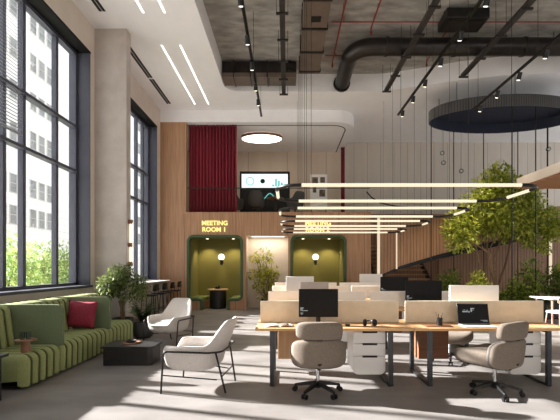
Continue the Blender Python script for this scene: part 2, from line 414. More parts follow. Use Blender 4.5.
# booths
for bi, xc in enumerate(BX):
    lab = ['green-lined meeting booth at left below the MEETING ROOM 1 sign', 'green-lined meeting booth right of the lit plant niche, partly behind desks'][bi]
    t = thing('meeting_booth', lab, 'booth', (xc, YB + .1, 0), 0, 'meeting booths in the wood wall')
    path = booth_path(xc); n = len(path)
    rows = []
    for i, p in enumerate(path):
        a = V(path[max(i - 1, 0)]); c = V(path[min(i + 1, n - 1)]); d = (c - a).normalized(); nn = V((-d.y, d.x)) * .048
        o_, i_ = V(p) + nn, V(p) - nn
        rows.append([V((o_.x, YB - .05, max(o_.y, 0))), V((i_.x, YB - .05, max(i_.y, 0))), V((i_.x, YB + .16, max(i_.y, 0))), V((o_.x, YB + .16, max(o_.y, 0)))])
    MB().grid(rows, cu=True, cap0=True, cap1=True).build('rim', M['rim_green'], t, bevel=.012, angle=35)
    l = MB()
    y0, y1 = YB + .17, 15.25
    l.box(xc - 1.0, xc + 1.0, y1, y1 + .05, 0, 2.68).box(xc - 1.0, xc - .95, y0, y1, 0, 2.68).box(xc + .95, xc + 1.0, y0, y1, 0, 2.68).box(xc - .95, xc + .95, y0, y1, 2.63, 2.68)
    l.build('lining', M['booth_green'], t, smooth=False)
    for s in (-1, 1):
        xa, xb = sorted((xc + s * .94, xc + s * .46))
        bn = MB().box(xa, xb, y0, y1, 0, .31).build('bench', M['wood_wall'], t, smooth=False)
        MB().box(xa, xb, y0, y1, .312, .42).build('cushion', M['bench_cushion'], bn, bevel=.03, seg=3)
    for s in (-1, 1):
        MB().cyl((xc + s * .5, 14.85, 2.615), (xc + s * .5, 14.85, 2.629), .05).build('downlight', M['lamp'], t)
        ld = bpy.data.lights.new('downlight_beam', 'SPOT'); ld.energy = 60; ld.color = (1, .82, .5); ld.spot_size = math.radians(105); ld.spot_blend = .7; ld.shadow_soft_size = .05
        lo = bpy.data.objects.new('downlight_beam', ld); COL.objects.link(lo); lo.location = (xc + s * .5, 14.8, 2.58); lo.rotation_euler = (math.radians(6), 0, 0)
    # table in the booth
    tb = thing('booth_table', ['round black drum table with oak top inside the left booth', 'round black drum table with oak top inside the right booth'][bi], 'table', (xc - .02, 14.45, 0), 0, 'drum tables in the booths')
    MB().lathe([(.28, 0), (.31, .03), (.31, .66), (.29, .68)], (xc - .02, 14.45, 0), 28).build('drum', M['blackwood'], tb)
    MB().lathe([(.37, .681), (.39, .69), (.39, .71), (.38, .72)], (xc - .02, 14.45, 0), 32).build('tabletop', M['oak'], tb)
    dv = MB()
    dv.lathe([(.06, 0), (.11, .03), (.13, .06), (.10, .055), (.02, .02)], (xc - .02, 14.42, .722), 16)
    dv.sphere((xc + .03, 14.42, .80), .05, 10, 8).sphere((xc - .07, 14.41, .79), .035, 10, 8)
    tag(dv.build('fruit_bowl', M['black']), ['small dark bowl of round fruit on the left booth table', 'small dark bowl of round fruit on the right booth table'][bi], 'bowl', 'bowls on the booth tables')
    # wall sconce
    sx = xc - .0
    sc_ = thing('wall_sconce', ['opal globe wall light with black holder in the left booth', 'opal globe wall light with black holder in the right booth'][bi], 'lamp', (sx, 15.25, 1.62), 0, 'globe sconces in the booths')
    MB().cyl((sx, 15.248, 1.72), (sx, 15.23, 1.72), .06).build('wall_plate', M['black'], sc_)
    MB().cyl((sx, 15.235, 1.70), (sx, 15.08, 1.70), .02).build('arm', M['black'], sc_)
    MB().cyl((sx, 15.08, 1.62), (sx, 15.08, 1.80), .045, .06).cyl((sx, 15.08, 1.78), (sx, 15.08, 1.82), .06).build('holder', M['black'], sc_)
    MB().sphere((sx, 15.08, 1.93), .125, 20, 14).build('globe', M['globe'], sc_)

# sign letters
def text_mesh(name, body, size, m, parent, loc, ext=.012, rot=(PI / 2, 0, 0), align='CENTER', sx=1):
    cu = bpy.data.curves.new(name, 'FONT'); cu.body = body; cu.size = size; cu.align_x = align; cu.extrude = ext; cu.offset = .006; cu.resolution_u = 3
    tmp = bpy.data.objects.new(name, cu); COL.objects.link(tmp)
    dg = bpy.context.evaluated_depsgraph_get()
    me = bpy.data.meshes.new_from_object(tmp.evaluated_get(dg))
    COL.objects.unlink(tmp); bpy.data.objects.remove(tmp)
    me.materials.clear(); me.materials.append(m)
    me.transform(Matrix.Translation(loc) @ V(rot).to_track_quat('Z', 'Y').to_matrix().to_4x4() if False else Matrix.Translation(loc) @ Matrix.Rotation(rot[0], 4, 'X') @ Matrix.Diagonal((sx, 1, 1, 1)))
    if parent: me.transform(world_matrix(parent).inverted())
    o = bpy.data.objects.new(name, me); COL.objects.link(o); o.parent = parent
    return o
for k, xc in enumerate(BX):
    sg = thing('wall_sign', 'glowing yellow MEETING ROOM %d lettering on the wood wall above the booth' % (k + 1), 'sign', (xc + .12, YB, 2.84), 0, 'room signs over the booths')
    text_mesh('lettering', 'MEETING', .225, M['sign'], sg, (xc - .01, YB - .013, 3.03), sx=1.0)
    text_mesh('lettering', 'ROOM', .225, M['sign'], sg, (xc + .22, YB - .013, 2.80), align='RIGHT')
    text_mesh('lettering', '%d' % (k + 1), .225, M['sign'], sg, (xc + .29, YB - .013, 2.80), align='LEFT')

# niche
struct(MB().box(-1.5, .08, 14.55, 14.6, 0, 2.7).box(-1.5, -1.46, YB + .15, 14.55, 0, 2.7).box(.04, .08, YB + .15, 14.55, 0, 2.7).box(-1.46, .04, YB + .15, 14.55, 2.66, 2.7).build('wall_niche', M['wall'], smooth=False))
ld = bpy.data.lights.new('niche_light', 'AREA'); ld.energy = 13; ld.color = (1, .86, .68); ld.shape = 'RECTANGLE'; ld.size = 1.2; ld.size_y = .12
lo = bpy.data.objects.new('niche_light', ld); COL.objects.link(lo); lo.location = (-.7, 14.2, 2.64)
struct(MB().box(-1.3, -.1, 14.13, 14.27, 2.65, 2.658).build('trim_2', M['strip'], smooth=False))

# ------------------------------------------------------------------ plants
def rand_dir(r):
    while True:
        v = V((r.uniform(-1, 1), r.uniform(-1, 1), r.uniform(-1, 1)))
        if .05 < v.length < 1: return v.normalized()
def clumps(mb, cl, n, l, w, r, shell=.55):
    tot = sum(c[1] ** 2 for c in cl)
    for c, rad, *sq in cl:
        k = int(n * rad ** 2 / tot); q = sq[0] if sq else 1
        for _ in range(k):
            d = rand_dir(r); rr = rad * (shell + (1 - shell) * r.random()) if r.random() < .8 else rad * r.random()
            p = V(c) + V((d.x * rr, d.y * rr, d.z * rr * q))
            dd = (d + rand_dir(r) * .9 + V((0, 0, -.2)))
            s = r.uniform(.7, 1.25)
            mb.leaf(p, dd, V((0, 0, 1)) + rand_dir(r) * .6, l * s, w * s)
def branch(mb, a, b, r0, r1, r, bend=.06, n=6):
    a, b = V(a), V(b); L = (b - a).length
    o1, o2 = rand_dir(r) * L * bend, rand_dir(r) * L * bend
    pts = []
    for i in range(n + 1):
        t = i / n
        pts.append(a.lerp(b, t) + o1 * math.sin(PI * t) + o2 * math.sin(2 * PI * t) * .6)
    mb.tube(pts, r0, 7, r1=r1)
    return pts

# big indoor tree in the planter
PC = V((6.85, 12.3, 0)); PA, PB = 2.29, 1.16
pl = thing('tree_planter', 'dark oval planter bed below the hanging ring', 'planter', PC)
MB().lathe([(1.0, 0), (1.02, .03), (1.02, .46), (1.0, .48), (.93, .48), (.93, .40)], PC, 48, PA, PB, cap=True).build('trough', M['pot'], pl, angle=30)
MB().lathe([(.925, .405), (.5, .45), (.05, .46)], PC, 40, PA, PB).build('soil', M['soil'], pl)
tree = thing('indoor_tree', 'tall multi-stemmed indoor tree with bright yellow-green canopy under the ring', 'tree', (6.5, 12.3, .42))
r = random.Random(11)
tk = MB()
stems = [((6.35, 12.2, .42), (5.95, 12.2, 2.3), (5.6, 12.0, 2.9)), ((6.45, 12.4, .42), (6.45, 12.4, 2.3), (6.3, 12.3, 3.3)), ((6.6, 12.25, .42), (6.85, 12.3, 2.4), (7.0, 12.1, 3.6)), ((6.7, 12.35, .42), (7.25, 12.5, 2.4), (7.9, 12.4, 3.2)), ((6.5, 12.1, .42), (6.3, 11.9, 1.9), (5.3, 11.7, 2.5))]
for a, c, e in stems:
    branch(tk, a, c, .045, .03, r); branch(tk, c, e, .03, .015, r)
    for _ in range(5):
        m_ = V(c).lerp(V(e), r.random() * .8); branch(tk, m_, m_ + V((r.uniform(-.6, .6), r.uniform(-.4, .4), r.uniform(.3, .9))), .014, .006, r, n=4)
tk.build('trunk', M['bark'], tree)
cl = [((6.7, 12.2, 4.35), .50), ((6.4, 12.1, 3.95), .62), ((7.0, 12.3, 3.9), .62), ((6.75, 12.2, 3.55), .72), ((7.5, 12.3, 3.5), .6), ((5.95, 12.0, 3.35), .62), ((7.95, 12.4, 3.15), .62), ((8.35, 12.3, 3.0), .5), ((5.4, 11.9, 2.85), .55), ((5.25, 11.7, 2.45), .5), ((5.0, 11.7, 2.65), .33), ((6.6, 12.0, 3.1), .6), ((7.3, 12.0, 2.95), .55), ((6.1, 12.2, 2.85), .5), ((7.7, 12.2, 2.45), .36), ((7.0, 12.4, 2.7), .4), ((8.5, 12.2, 2.75), .4), ((8.0, 12.0, 2.15), .25), ((7.4, 12.2, 4.1), .35), ((7.75,12.2,3.75),.35)]
fo = MB(); clumps(fo, cl, 13000, .14, .065, r, .3)
fo.build('foliage', M['leaf_big'], tree, smooth=False, normals=False)

shr = [(4.95, 12.0, .5, .95, 'leafy shrub at the left end of the oval planter'), (5.75, 11.6, .45, .85, 'yellow-green shrub in the planter beneath the tree stems'), (6.6, 11.35, .4, .6, 'low dark shrub in the planter behind the white monitor back'), (7.3, 11.5, .62, 1.25, 'tall dense shrub in the planter right of the tree stems'), (8.1, 11.75, .5, 1.0, 'dark bushy shrub at the right of the oval planter'), (8.75, 12.1, .42, 1.15, 'loose leafy shrub at the far right end of the planter')]
for i, (x, y, rad, h, lab) in enumerate(shr):
    r = random.Random(30 + i)
    t = thing('shrub', lab, 'shrub', (x, y, .42), 0, 'shrubs in the oval planter')
    st = MB()
    for k in range(5): branch(st, (x + r.uniform(-.06, .06), y + r.uniform(-.06, .06), .42), (x + r.uniform(-rad, rad) * .6, y + r.uniform(-rad, rad) * .5, .45 + h * r.uniform(.6, .95)), .012, .005, r, n=4)
    st.build('stem', M['bark'], t)
    cl = [((x + r.uniform(-.5, .5) * rad, y + r.uniform(-.4, .4) * rad, .5 + h * k / 6), rad * (.75 - .07 * k)) for k in range(6)]
    f_ = MB(); clumps(f_, cl, 1500, .13, .05, r, .3); f_.build('foliage', M['leaf_big' if i in (1, 5) else 'leaf_low'], t, smooth=False, normals=False)

# plant in the niche
t = thing('niche_plant', 'airy yellow-green plant standing in the lit niche between the booths', 'plant', (-.75, 14.15, 0))
MB().lathe([(.14, 0), (.17, .02), (.2, .34), (.18, .36), (.17, .3)], (-.75, 14.15, 0), 20).build('pot', M['pot'], t)
r = random.Random(5); st = MB(); f_ = MB(); tips = []
for k in range(9):
    e = V((-.75 + r.uniform(-.55, .55), 14.1 + r.uniform(-.2, .2), r.uniform(.9, 2.15))); branch(st, (-.75 + r.uniform(-.05, .05), 14.15, .3), e, .014, .005, r, .08); tips.append(e)
st.build('stem', M['bark'], t)
cl = [(tuple(e), .2) for e in tips] + [(tuple(V((-.75, 14.15, .5)).lerp(e, .6)), .2) for e in tips] + [((-.75, 14.1, .5), .3)]
clumps(f_, cl, 900, .15, .06, r, .2); f_.build('foliage', M['leaf_niche'], t, smooth=False, normals=False)
# potted olive by the sofa end
t = thing('potted_tree', 'small olive-green potted tree beside the column behind the sofa end', 'plant', (-3.62, 8.5, 0))
MB().lathe([(.15, 0), (.19, .02), (.23, .38), (.21, .4), (.19, .35)], (-3.62, 8.5, 0), 24).build('pot', M['pot'], t)
r = random.Random(8); st = MB(); f_ = MB(); tips = []
for k in range(7):
    m_ = V((-3.62 + r.uniform(-.06, .06), 8.5 + r.uniform(-.06, .06), .8)); e = V((-3.62 + r.uniform(-.42, .42), 8.5 + r.uniform(-.25, .25), r.uniform(1.0, 1.42)))
    branch(st, (-3.62 + r.uniform(-.03, .03), 8.5, .34), m_, .018, .014, r); branch(st, m_, e, .012, .005, r); tips.append(e)
st.build('trunk', M['bark'], t)
cl = [(tuple(e), .2) for e in tips] + [((-3.62 + x, 8.48, z), .24) for x, z in ((-.28, 1.12), (0, 1.3), (.28, 1.2), (.1, 1.0), (-.1, 1.35), (.36, 1.0), (-.38, 1.0))]
clumps(f_, cl, 4200, .085, .03, r, .3); f_.build('foliage', M['leaf_olive'], t, smooth=False, normals=False)
# fern
t = thing('potted_fern', 'dark green fern in a round charcoal pot behind the white armchair', 'plant', (-3.1, 8.3, 0))
MB().lathe([(.14, 0), (.2, .05), (.22, .2), (.19, .33), (.17, .33), (.16, .28)], (-3.1, 8.3, 0), 24).build('pot', M['pot'], t)
r = random.Random(9); f_ = MB()
for k in range(110):
    a = r.uniform(0, 2 * PI); L = r.uniform(.25, .45); h = r.uniform(.25, .55)
    prev = None
    for i in range(14):
        q = i / 13
        p = V((-3.1 + math.cos(a) * L * q, 8.3 + math.sin(a) * L * q, .3 + h * math.sin(q * PI * .62)))
        if prev is not None:
            d = p - prev; side = d.cross(V((0, 0, 1))).normalized()
            for s in (-1, 1): f_.leaf(p, side * s + d.normalized() * .4, V((0, 0, 1)), .085 * (1.1 - q), .03)
        prev = p
f_.build('frond', M['leaf_fern'], t, smooth=False, normals=False)

# ------------------------------------------------------------------ outside
t = thing('office_building', 'white facade building with rows of windows across the street outside', 'building', (-20, 42, -.2))
MB().box(-32, -20, 23, 62, -.2, 27).build('facade', M['facade'], t, smooth=False)
for y0 in (26.0, 30.3, 46.6, 50.9, 55.2):
    for k in range(3):
        for z in (5.4, 7.7, 11.5, 14.55, 17.6, 20.65):
            y = y0 + 1.05 * k
            w = MB()
            w.box(-20, -19.94, y - .40, y + .40, z - .72, z - .66).box(-20, -19.94, y - .40, y + .40, z + .66, z + .70).box(-20, -19.95, y - .38, y - .33, z - .66, z + .66).box(-20, -19.95, y + .33, y + .38, z - .66, z + .66).box(-20, -19.955, y - .33, y + .33, z - .02, z + .02)
            wf = w.build('window', M['facade_frame'], t, smooth=False)
            MB().box(-20, -19.98, y - .33, y + .33, z - .66, z + .66).build('pane', M['facade_win'], wf, smooth=False)
for i, (x, y, h) in enumerate([(-10.4, 12.2, 2.5), (-10.4, 14.3, 2.75), (-10.6, 16.4, 2.55), (-10.8, 18.5, 2.7), (-11.0, 20.6, 2.5)]):
    r = random.Random(50 + i)
    t = thing('outdoor_bush', ['pale sunlit bush outside the window, nearest of the row', 'pale sunlit bush outside, second along the hedge row', 'pale sunlit bush outside, middle of the hedge row', 'pale sunlit bush outside, fourth along the hedge row', 'pale sunlit bush outside, farthest of the hedge row'][i], 'bush', (x, y, -.2), 0, 'bushes outside the window')
    st = MB()
    for k in range(4): branch(st, (x, y, -.2), (x + r.uniform(-.5, .5), y + r.uniform(-.5, .5), h * .8), .03, .01, r)
    st.build('stem', M['bark'], t)
    cl = [((x + r.uniform(-.5, .5), y + r.uniform(-.6, .6), .4 + (h - 1.0) * k / 7), .75) for k in range(8)]
    f_ = MB(); clumps(f_, cl, 1500, .2, .1, r, .4); f_.build('foliage', M['leaf_out'], t, smooth=False, normals=False)

# ------------------------------------------------------------------ ceiling services
sus = M['black']
# recessed light lines and slot diffusers in the white ceiling
for i, (x, a, c, lab) in enumerate([(-3.17, 5.0, 8.5, 'near recessed white light line beside the slot vent, cut by the top edge'), (-2.70, 5.0, 8.5, 'near recessed white light line towards the ceiling opening, cut by the top edge'), (-3.17, 9.74, 13.24, 'long recessed white light line in the ceiling, the one nearer the windows'), (-2.70, 9.74, 13.24, 'long recessed white light line in the ceiling, the one nearer the opening')]):
    tag(MB().box(x - .02, x + .02, a, c, 7.128, 7.1405).build('ceiling_light_line', M['strip'], smooth=False), lab, 'light', 'recessed light lines')
for i, (a, c, lab) in enumerate([(5.0, 8.45, 'black slot vent in the white ceiling cut by the top edge'), (9.8, 11.4, 'black slot vent in the white ceiling just past the column'), (11.5, 13.2, 'black slot vent in the white ceiling, farthest along the window wall')]):
    t = thing('ceiling_vent', lab, 'vent', (-4.05, (a + c) / 2, 7.14), 0, 'slot vents in the ceiling')
    for x in (-4.09, -4.01): MB().box(x - .03, x + .03, a, c, 7.13, 7.1405).build('slot', M['black'], t, smooth=False)
# rectangular duct along the room
t = thing('rectangular_duct', 'wide brown rectangular duct running along the exposed concrete ceiling', 'duct', (.66, 8, 7.2))
MB().box(.37, .95, 2, 11.35, 7.22, 7.64).build('duct_body', M['duct'], t, bevel=.01)
for k in range(9):
    y = 11.2 - k * 1.0
    MB().box(.345, .975, y - .03, y + .03, 7.195, 7.66).build('flange', M['duct_dark'], t, smooth=False)
MB().box(.55, .78, 8.75, 8.95, 7.212, 7.222).build('grille', M['black'], t, smooth=False)
for y in (4.0, 6.5, 9.0):
    for x in (.36, .96): MB().cyl((x, y, 7.62), (x, y, 7.7), .008, seg=6).build('hanger', M['duct_dark'], t)
t = thing('cross_duct', 'dark rectangular duct across the far end of the ceiling opening', 'duct', (-.6, 11.7, 7.3))
MB().box(-1.93, .28, 11.42, 11.95, 7.29, 7.62).build('duct_body', M['duct_dark'], t, bevel=.01)
MB().box(-1.93, .28, 11.40, 11.97, 7.16, 7.29).build('lower_lip', M['duct'], t, bevel=.01)
for k in range(4): MB().box(-1.6 + k * .5, -1.57 + k * .5, 11.385, 11.985, 7.145, 7.64).build('flange', M['duct_dark'], t, smooth=False)
for x in (-1.7, .2): MB().cyl((x, 11.7, 7.6), (x, 11.7, 7.7), .01, seg=6).build('hanger', M['duct_dark'], t)
# round duct
t = thing('round_duct', 'large dark round ventilation duct with an elbow, crossing the ceiling at right', 'duct', (5, 10.1, 7.4))
pts = fillet([(13.5, 10.1, 7.3), (1.72, 10.1, 7.3), (1.72, 12.1, 7.3)], [0, .55, 0], seg=10)
MB().tube(pts, .22, 24).build('duct_body', M['duct_dark'], t)
for x in (2.6, 4.4, 6.2, 8.0, 9.8): MB().cyl((x - .03, 10.1, 7.3), (x + .03, 10.1, 7.3), .24, seg=24).build('flange', M['duct_dark'], t)
MB().cyl((1.72, 12.05, 7.3), (1.72, 12.14, 7.3), .26, .26, seg=24).build('end_grille', M['black'], t)
for x in (3.5, 7.0, 10.5): MB().cyl((x, 10.1, 7.5), (x, 10.1, 7.7), .01, seg=6).build('hanger', M['duct_dark'], t)
t = thing('air_cassette', 'black box shaped air unit hanging above the round duct', 'air unit', (4.3, 9.2, 7.6))
MB().box(3.75, 4.75, 9.0, 9.6, 7.36, 7.6).build('casing', M['black'], t, bevel=.02)
MB().box(3.85, 4.65, 9.1, 9.5, 7.345, 7.361).build('grille', M['duct_dark'], t, smooth=False)
for x in (3.8, 4.7): MB().cyl((x, 9.3, 7.6), (x, 9.3, 7.7), .01, seg=6).build('hanger', M['duct_dark'], t)
# red sprinkler pipes
for x, y0, y1, z, lab in ((1.32, 5, 11.2, 7.5, 'thin red sprinkler pipe running along the ceiling beside the brown duct'), (2.13, 5, 9.75, 7.58, 'thin red sprinkler pipe meeting the round duct near the ceiling centre'), (4.1, 9.75, 11.3, 7.58, 'thin red sprinkler pipe running above the round duct at right')):
    t = thing('sprinkler_pipe', lab, 'pipe', (x, y0, z), 0, 'red sprinkler pipes')
    MB().cyl((x, y0, z), (x, y1, z), .02, seg=8).build('pipe', M['red_pipe'], t)
    MB().cyl((x, y1, z), (x, y1, z - .1), .016, seg=8).build('drop', M['red_pipe'], t)
    MB().cyl((x, y1, z - .1), (x, y1, z - .17), .035, .02, seg=10).build('nozzle', M['red_pipe'], t)
    for y in ((6, 9) if y0 < 6 else (9.8, 11.0)): MB().cyl((x, y, z), (x, y, 7.7), .006, seg=6).build('hanger', M['duct_dark'], t)
for y, z, lab in ((9.47, 7.55, 'thin red pipe crossing the ceiling from side to side, nearer'), (11.1, 7.62, 'thin red pipe crossing the ceiling from side to side beyond the round duct')):
    t = thing('cross_pipe', lab, 'pipe', (1.2, y, z), 0, 'red pipes across the ceiling')
    MB().cyl((1.1, y, z), (9, y, z), .014, seg=8).build('pipe', M['red_pipe'], t)
    for x in (1.4, 4, 7): MB().cyl((x, y, z), (x, y, 7.7), .006, seg=6).build('hanger', M['duct_dark'], t)
# cable trays
for x, ye, lab in ((-.1, 12.0, 'narrow dark cable tray hanging down the middle of the ceiling'), (3.04, 11.8, 'dark cable tray hanging left of the central spotlight track'), (4.97, 10.9, 'dark cable tray hanging between the two right spotlight tracks')):
    t = thing('cable_tray', lab, 'cable tray', (x, 7, 6.9), 0, 'cable trays')
    MB().box(x - .06, x + .06, 2, ye, 6.9, 6.915).box(x - .06, x - .05, 2, ye, 6.915, 6.98).box(x + .05, x + .06, 2, ye, 6.915, 6.98).build('channel', M['tray'], t, smooth=False)
    for k in range(8):
        y = ye - .06 - k * .95
        MB().box(x - .13, x + .13, y - .025, y + .025, 6.86, 6.90).build('bracket', M['tray'], t, smooth=False)
    for k in range(4):
        y = ye - .06 - k * 1.9
        for s in (-1, 1): MB().cyl((x + s * .12, y, 6.88), (x + s * .12, y, 7.7 if y < 11.2 or x > 0 else 7.14), .006, seg=6).build('hanger', M['tray'], t)
# spotlight tracks
def track(x, ye, spots, lab, nm, zt=6.3, en=70):
    t = thing('spotlight_track', lab, 'track light', (x, 8, zt), 0, 'spotlight tracks')
    MB().box(x - .03, x + .03, 2, ye, zt - .01, zt + .03).build('track_bar', M['black'], t, smooth=False)
    for k in range(4):
        y = ye - .3 - 2.6 * k
        MB().cyl((x, y, zt + .03), (x, y, 7.7 if y < 11 else 7.145 if x < 0 else 7.7), .005, seg=6).build('hanger', M['black'], t)
    for k, y in enumerate(spots):
        h = MB().cyl((x, y, zt - .01), (x, y, zt - .08), .012, seg=8).cyl((x, y - .05, zt - .06), (x, y + .03, zt - .20), .045, .055, seg=14).build('spot_head', M['black'], t)
        MB().cyl((x, y + .031, zt - .202), (x, y + .037, zt - .212), .036, .036, seg=14).build('lens', M['lamp'], h)
        if k % 2 == 0:
            ld = bpy.data.lights.new('spot_beam', 'SPOT'); ld.energy = en; ld.color = (1, .85, .62); ld.spot_size = math.radians(55); ld.spot_blend = .6; ld.shadow_soft_size = .05
            lo = bpy.data.objects.new('spot_beam', ld); COL.objects.link(lo); lo.location = (x, y + .05, zt - .25); lo.rotation_euler = (math.radians(20), 0, 0)
ys = lambda lst, z=6.15: [385 * (z - 1.5) / (268 - v) for v in lst]
track(-.81, 12.2, ys((2, 41, 67, 88, 103)), 'black spotlight track hanging left of the narrow central cable tray', 1)
track(3.49, 12.1, ys((2, 37, 63, 84, 100, 114)), 'black spotlight track ending near the ceiling centre, left of the hanging ring', 2)
track(5.41, 11.2, ys((30, 55, 77, 95, 109), 5.95), 'black spotlight track passing in front of the hanging ring', 3, 6.1, 350)

# hanging ring with poles down to the planter
t = thing('hanging_ring', 'large dark oval ring hanging over the planter, navy inside', 'pendant', (6.85, 12.3, 6.2))
n = 64
def ell(k, s): a = 2 * PI * k / n; return V((6.85 + PA * s * math.cos(a), 12.3 + PB * s * math.sin(a), 0))
MB().grid([[ell(k, 1.0) + V((0, 0, z)) for k in range(n)] for z in (6.2, 6.53)] + [[ell(k, .985) + V((0, 0, z)) for k in range(n)] for z in (6.53, 6.2)], cu=True, cv=True).build('outer_band', M['ring_out'], t)
MB().grid([[ell(k, .984) + V((0, 0, z)) for k in range(n)] for z in (6.205, 6.55)] + [[ell(k, .975) + V((0, 0, z)) for k in range(n)] for z in (6.55, 6.205)], cu=True, cv=True).build('inner_band', M['ring_in'], t)
MB().grid([[ell(k, .983) + V((0, 0, 6.53)) for k in range(n)], [ell(k, .983) + V((0, 0, 6.55)) for k in range(n)]], cu=True, cap0=True, cap1=True).build('top_panel', M['ring_in'], t)
for a in (30, 100, 150, 215, 265, 330):
    p = V((6.85 + PA * .9 * math.cos(math.radians(a)), 12.3 + PB * .9 * math.sin(math.radians(a)), 0))
    MB().cyl(p + V((0, 0, 6.55)), p + V((0, 0, 7.14 if p.y > 11.4 else 7.7)), .008, seg=6).build('hanger', M['black'], t)
for a, lab in ((165, 'thin black pole at the left end of the ring'), (120, 'black pole rising from the back left of the planter'), (90, 'black pole rising behind the tree'), (60, 'black pole at the back right of the tree'), (32, 'thick black pole right of the tree, by the dining table'), (262, 'black pole in front of the tree crown'), (280, 'black pole at the front right of the tree crown')):
    p = V((6.85 + PA * .965 * math.cos(math.radians(a)), 12.3 + PB * .965 * math.sin(math.radians(a)), 0))
    tag(MB().cyl(p + V((0, 0, .4)), p + V((0, 0, 6.2)), .024 if a == 32 else .016, seg=10).build('ring_pole', M['black']), lab, 'pole', 'poles between planter and ring')
for i, (x, y, z) in enumerate([(5.2, 12.9, 5.35), (5.2, 12.8, 5.0), (5.75, 12.7, 4.7), (8.35, 12.3, 5.3)]):
    t = thing('glass_pendant', ['small clear glass ball hanging under the ring, highest on the left', 'small clear glass ball hanging under the ring, just below the highest left one', 'small clear glass ball hanging left of the tree top', 'small clear glass ball hanging under the ring at right'][i], 'pendant', (x, y, z), 0, 'glass balls under the ring')
    MB().sphere((x, y, z), .075, 14, 10).build('ball', M['cup_glass'], t)
    MB().sphere((x, y, z), .03, 10, 8).build('bulb', M['white_metal'], t)
    MB().cyl((x, y, z + .075), (x, y, 6.53), .003, seg=6).build('wire', M['black'], t)

# rectangular glowing pendant frames
fr = [(5.57, 6.9), (7.7, 8.97), (9.83, 11.0), (11.85, 13.0)]
flab = ['nearest glowing pendant frame, hanging over the front desks', 'second glowing pendant frame from the front, over the desks', 'third glowing pendant frame from the front, over the desks', 'farthest glowing pendant frame, hanging just before the booth wall']
for (yf, yr), lab in zip(fr, flab):
    z = 2.7; x0, x1 = -.15, 3.75; c = .36
    t = thing('linear_pendant', lab, 'pendant', ((x0 + x1) / 2, (yf + yr) / 2, z), 0, 'linear pendant frames')
    def T(a, b_, m, nm): MB().cyl(a, b_, .026, seg=10).build(nm, M[m], t)
    T((x0 + c, yf, z), (x1 - c, yf, z), 'tube', 'light_tube'); T((x0 + c, yr, z), (x1 - c, yr, z), 'tube', 'light_tube')
    T((x0, yf + c, z), (x0, yr - c, z), 'tube', 'light_tube'); T((x1, yf + c, z), (x1, yr - c, z), 'tube', 'light_tube')
    for cx, cy in ((x0, yf), (x1, yf), (x0, yr), (x1, yr)):
        sx = 1 if cx == x0 else -1; sy = 1 if cy == yf else -1
        pts = fillet([(cx + sx * c, cy, z), (cx, cy, z), (cx, cy + sy * c, z)], [0, c * .9, 0], seg=8)
        MB().tube(pts, .026, 10).build('corner_bend', M['black'], t)
        y = cy; top = 7.7 if y < 12 else 7.14
        MB().cyl((cx + sx * .5, y, z), (cx + sx * .5, y, top if not (y > 12.2) else 7.14), .0035, seg=5).build('wire', M['black'], t)

# disc light upstairs
t = thing('ceiling_disc_light', 'round glowing disc light on the mezzanine ceiling beside the curtain', 'light', (-1.0, 15.2, 6.6))
MB().lathe([(.87, 6.60), (.88, 6.60), (.88, 6.70), (.84, 6.70), (.84, 6.60)], (-1.0, 15.25, 0), 40, .93, .62, cap=False).build('rim', M['walnut'], t)
MB().lathe([(.84, 6.61), (.84, 6.64)], (-1.0, 15.25, 0), 40, .93, .62).build('diffuser', M['disc'], t)
MB().cyl((-1.0, 15.2, 6.64), (-1.0, 15.2, 6.71), .2).build('mount', M['black'], t)

# ------------------------------------------------------------------ mezzanine contents
def curtain(x0, x1, y, z0, z1, nf, amp, name, lab):
    m = MB(); N = nf * 8
    rows = []
    for z in (z0, z0 + (z1 - z0) * .5, z1):
        rows.append([V((x0 + (x1 - x0) * k / N, y + amp * math.sin(2 * PI * k / 8) + .3 * amp * math.sin(k * 1.3), z)) for k in range(N + 1)])
    m.grid(rows)
    o = m.build(name, M['burg'], angle=80, solid=.006)
    return tag(o, lab, 'curtain', 'burgundy curtains upstairs')
curtain(-3.57, -1.83, 14.05, 3.505, 6.70, 15, .075, 'curtain', 'tall burgundy curtain hanging behind the mezzanine glass railing')
curtain(2.33, 2.48, 16.6, 3.505, 6.70, 3, .06, 'curtain', 'narrow strip of burgundy curtain at the right end of the mezzanine')
t = thing('display_screen', 'large wall screen with bright charts on the mezzanine', 'screen', (-.95, 16.2, 3.5))
MB().box(-1.98, .12, 16.15, 16.22, 3.75, 5.56).build('casing', M['black'], t, bevel=.03)
MB().box(-1.9, .03, 16.142, 16.149, 4.84, 5.44).build('bright_display', M['tv_white'], t, smooth=False)
for x, w in ((-1.55, .16),):
    pts = [(x + w * math.cos(a * PI / 12), 16.138, 5.14 + w * math.sin(a * PI / 12)) for a in range(24)]
    MB().tube(pts, .02, 6, closed=True).build('chart_ring', M['tv_teal'], t)
MB().cyl((-1.02, 16.141, 5.14), (-1.02, 16.134, 5.14), .1).build('chart_dot', M['screen'], t)
ba = MB()
for k in range(5): ba.box(-.62 + k * .12, -.54 + k * .12, 16.136, 16.141, 4.92, 5.0 + .08 * ((k * 7) % 4))
ba.build('chart_bars', M['tv_teal'], t, smooth=False)
MB().tube([(-1.5 + .08 * k, 16.145, 4.5 + .13 * math.sin(k * .8)) for k in range(15)], .022, 6).build('chart_line', M['tv_teal'], t)
for x in (-1.6, -.3): MB().box(x - .04, x + .04, 16.12, 16.25, 3.5, 3.76).build('foot', M['black'], t, smooth=False)
t = thing('flip_chart', 'white pin board with small pictures standing right of the screen upstairs', 'board', (1.35, 16.5, 3.5))
MB().box(.99, 1.72, 16.45, 16.48, 4.0, 5.5).build('board', M['paper'], t, smooth=False)
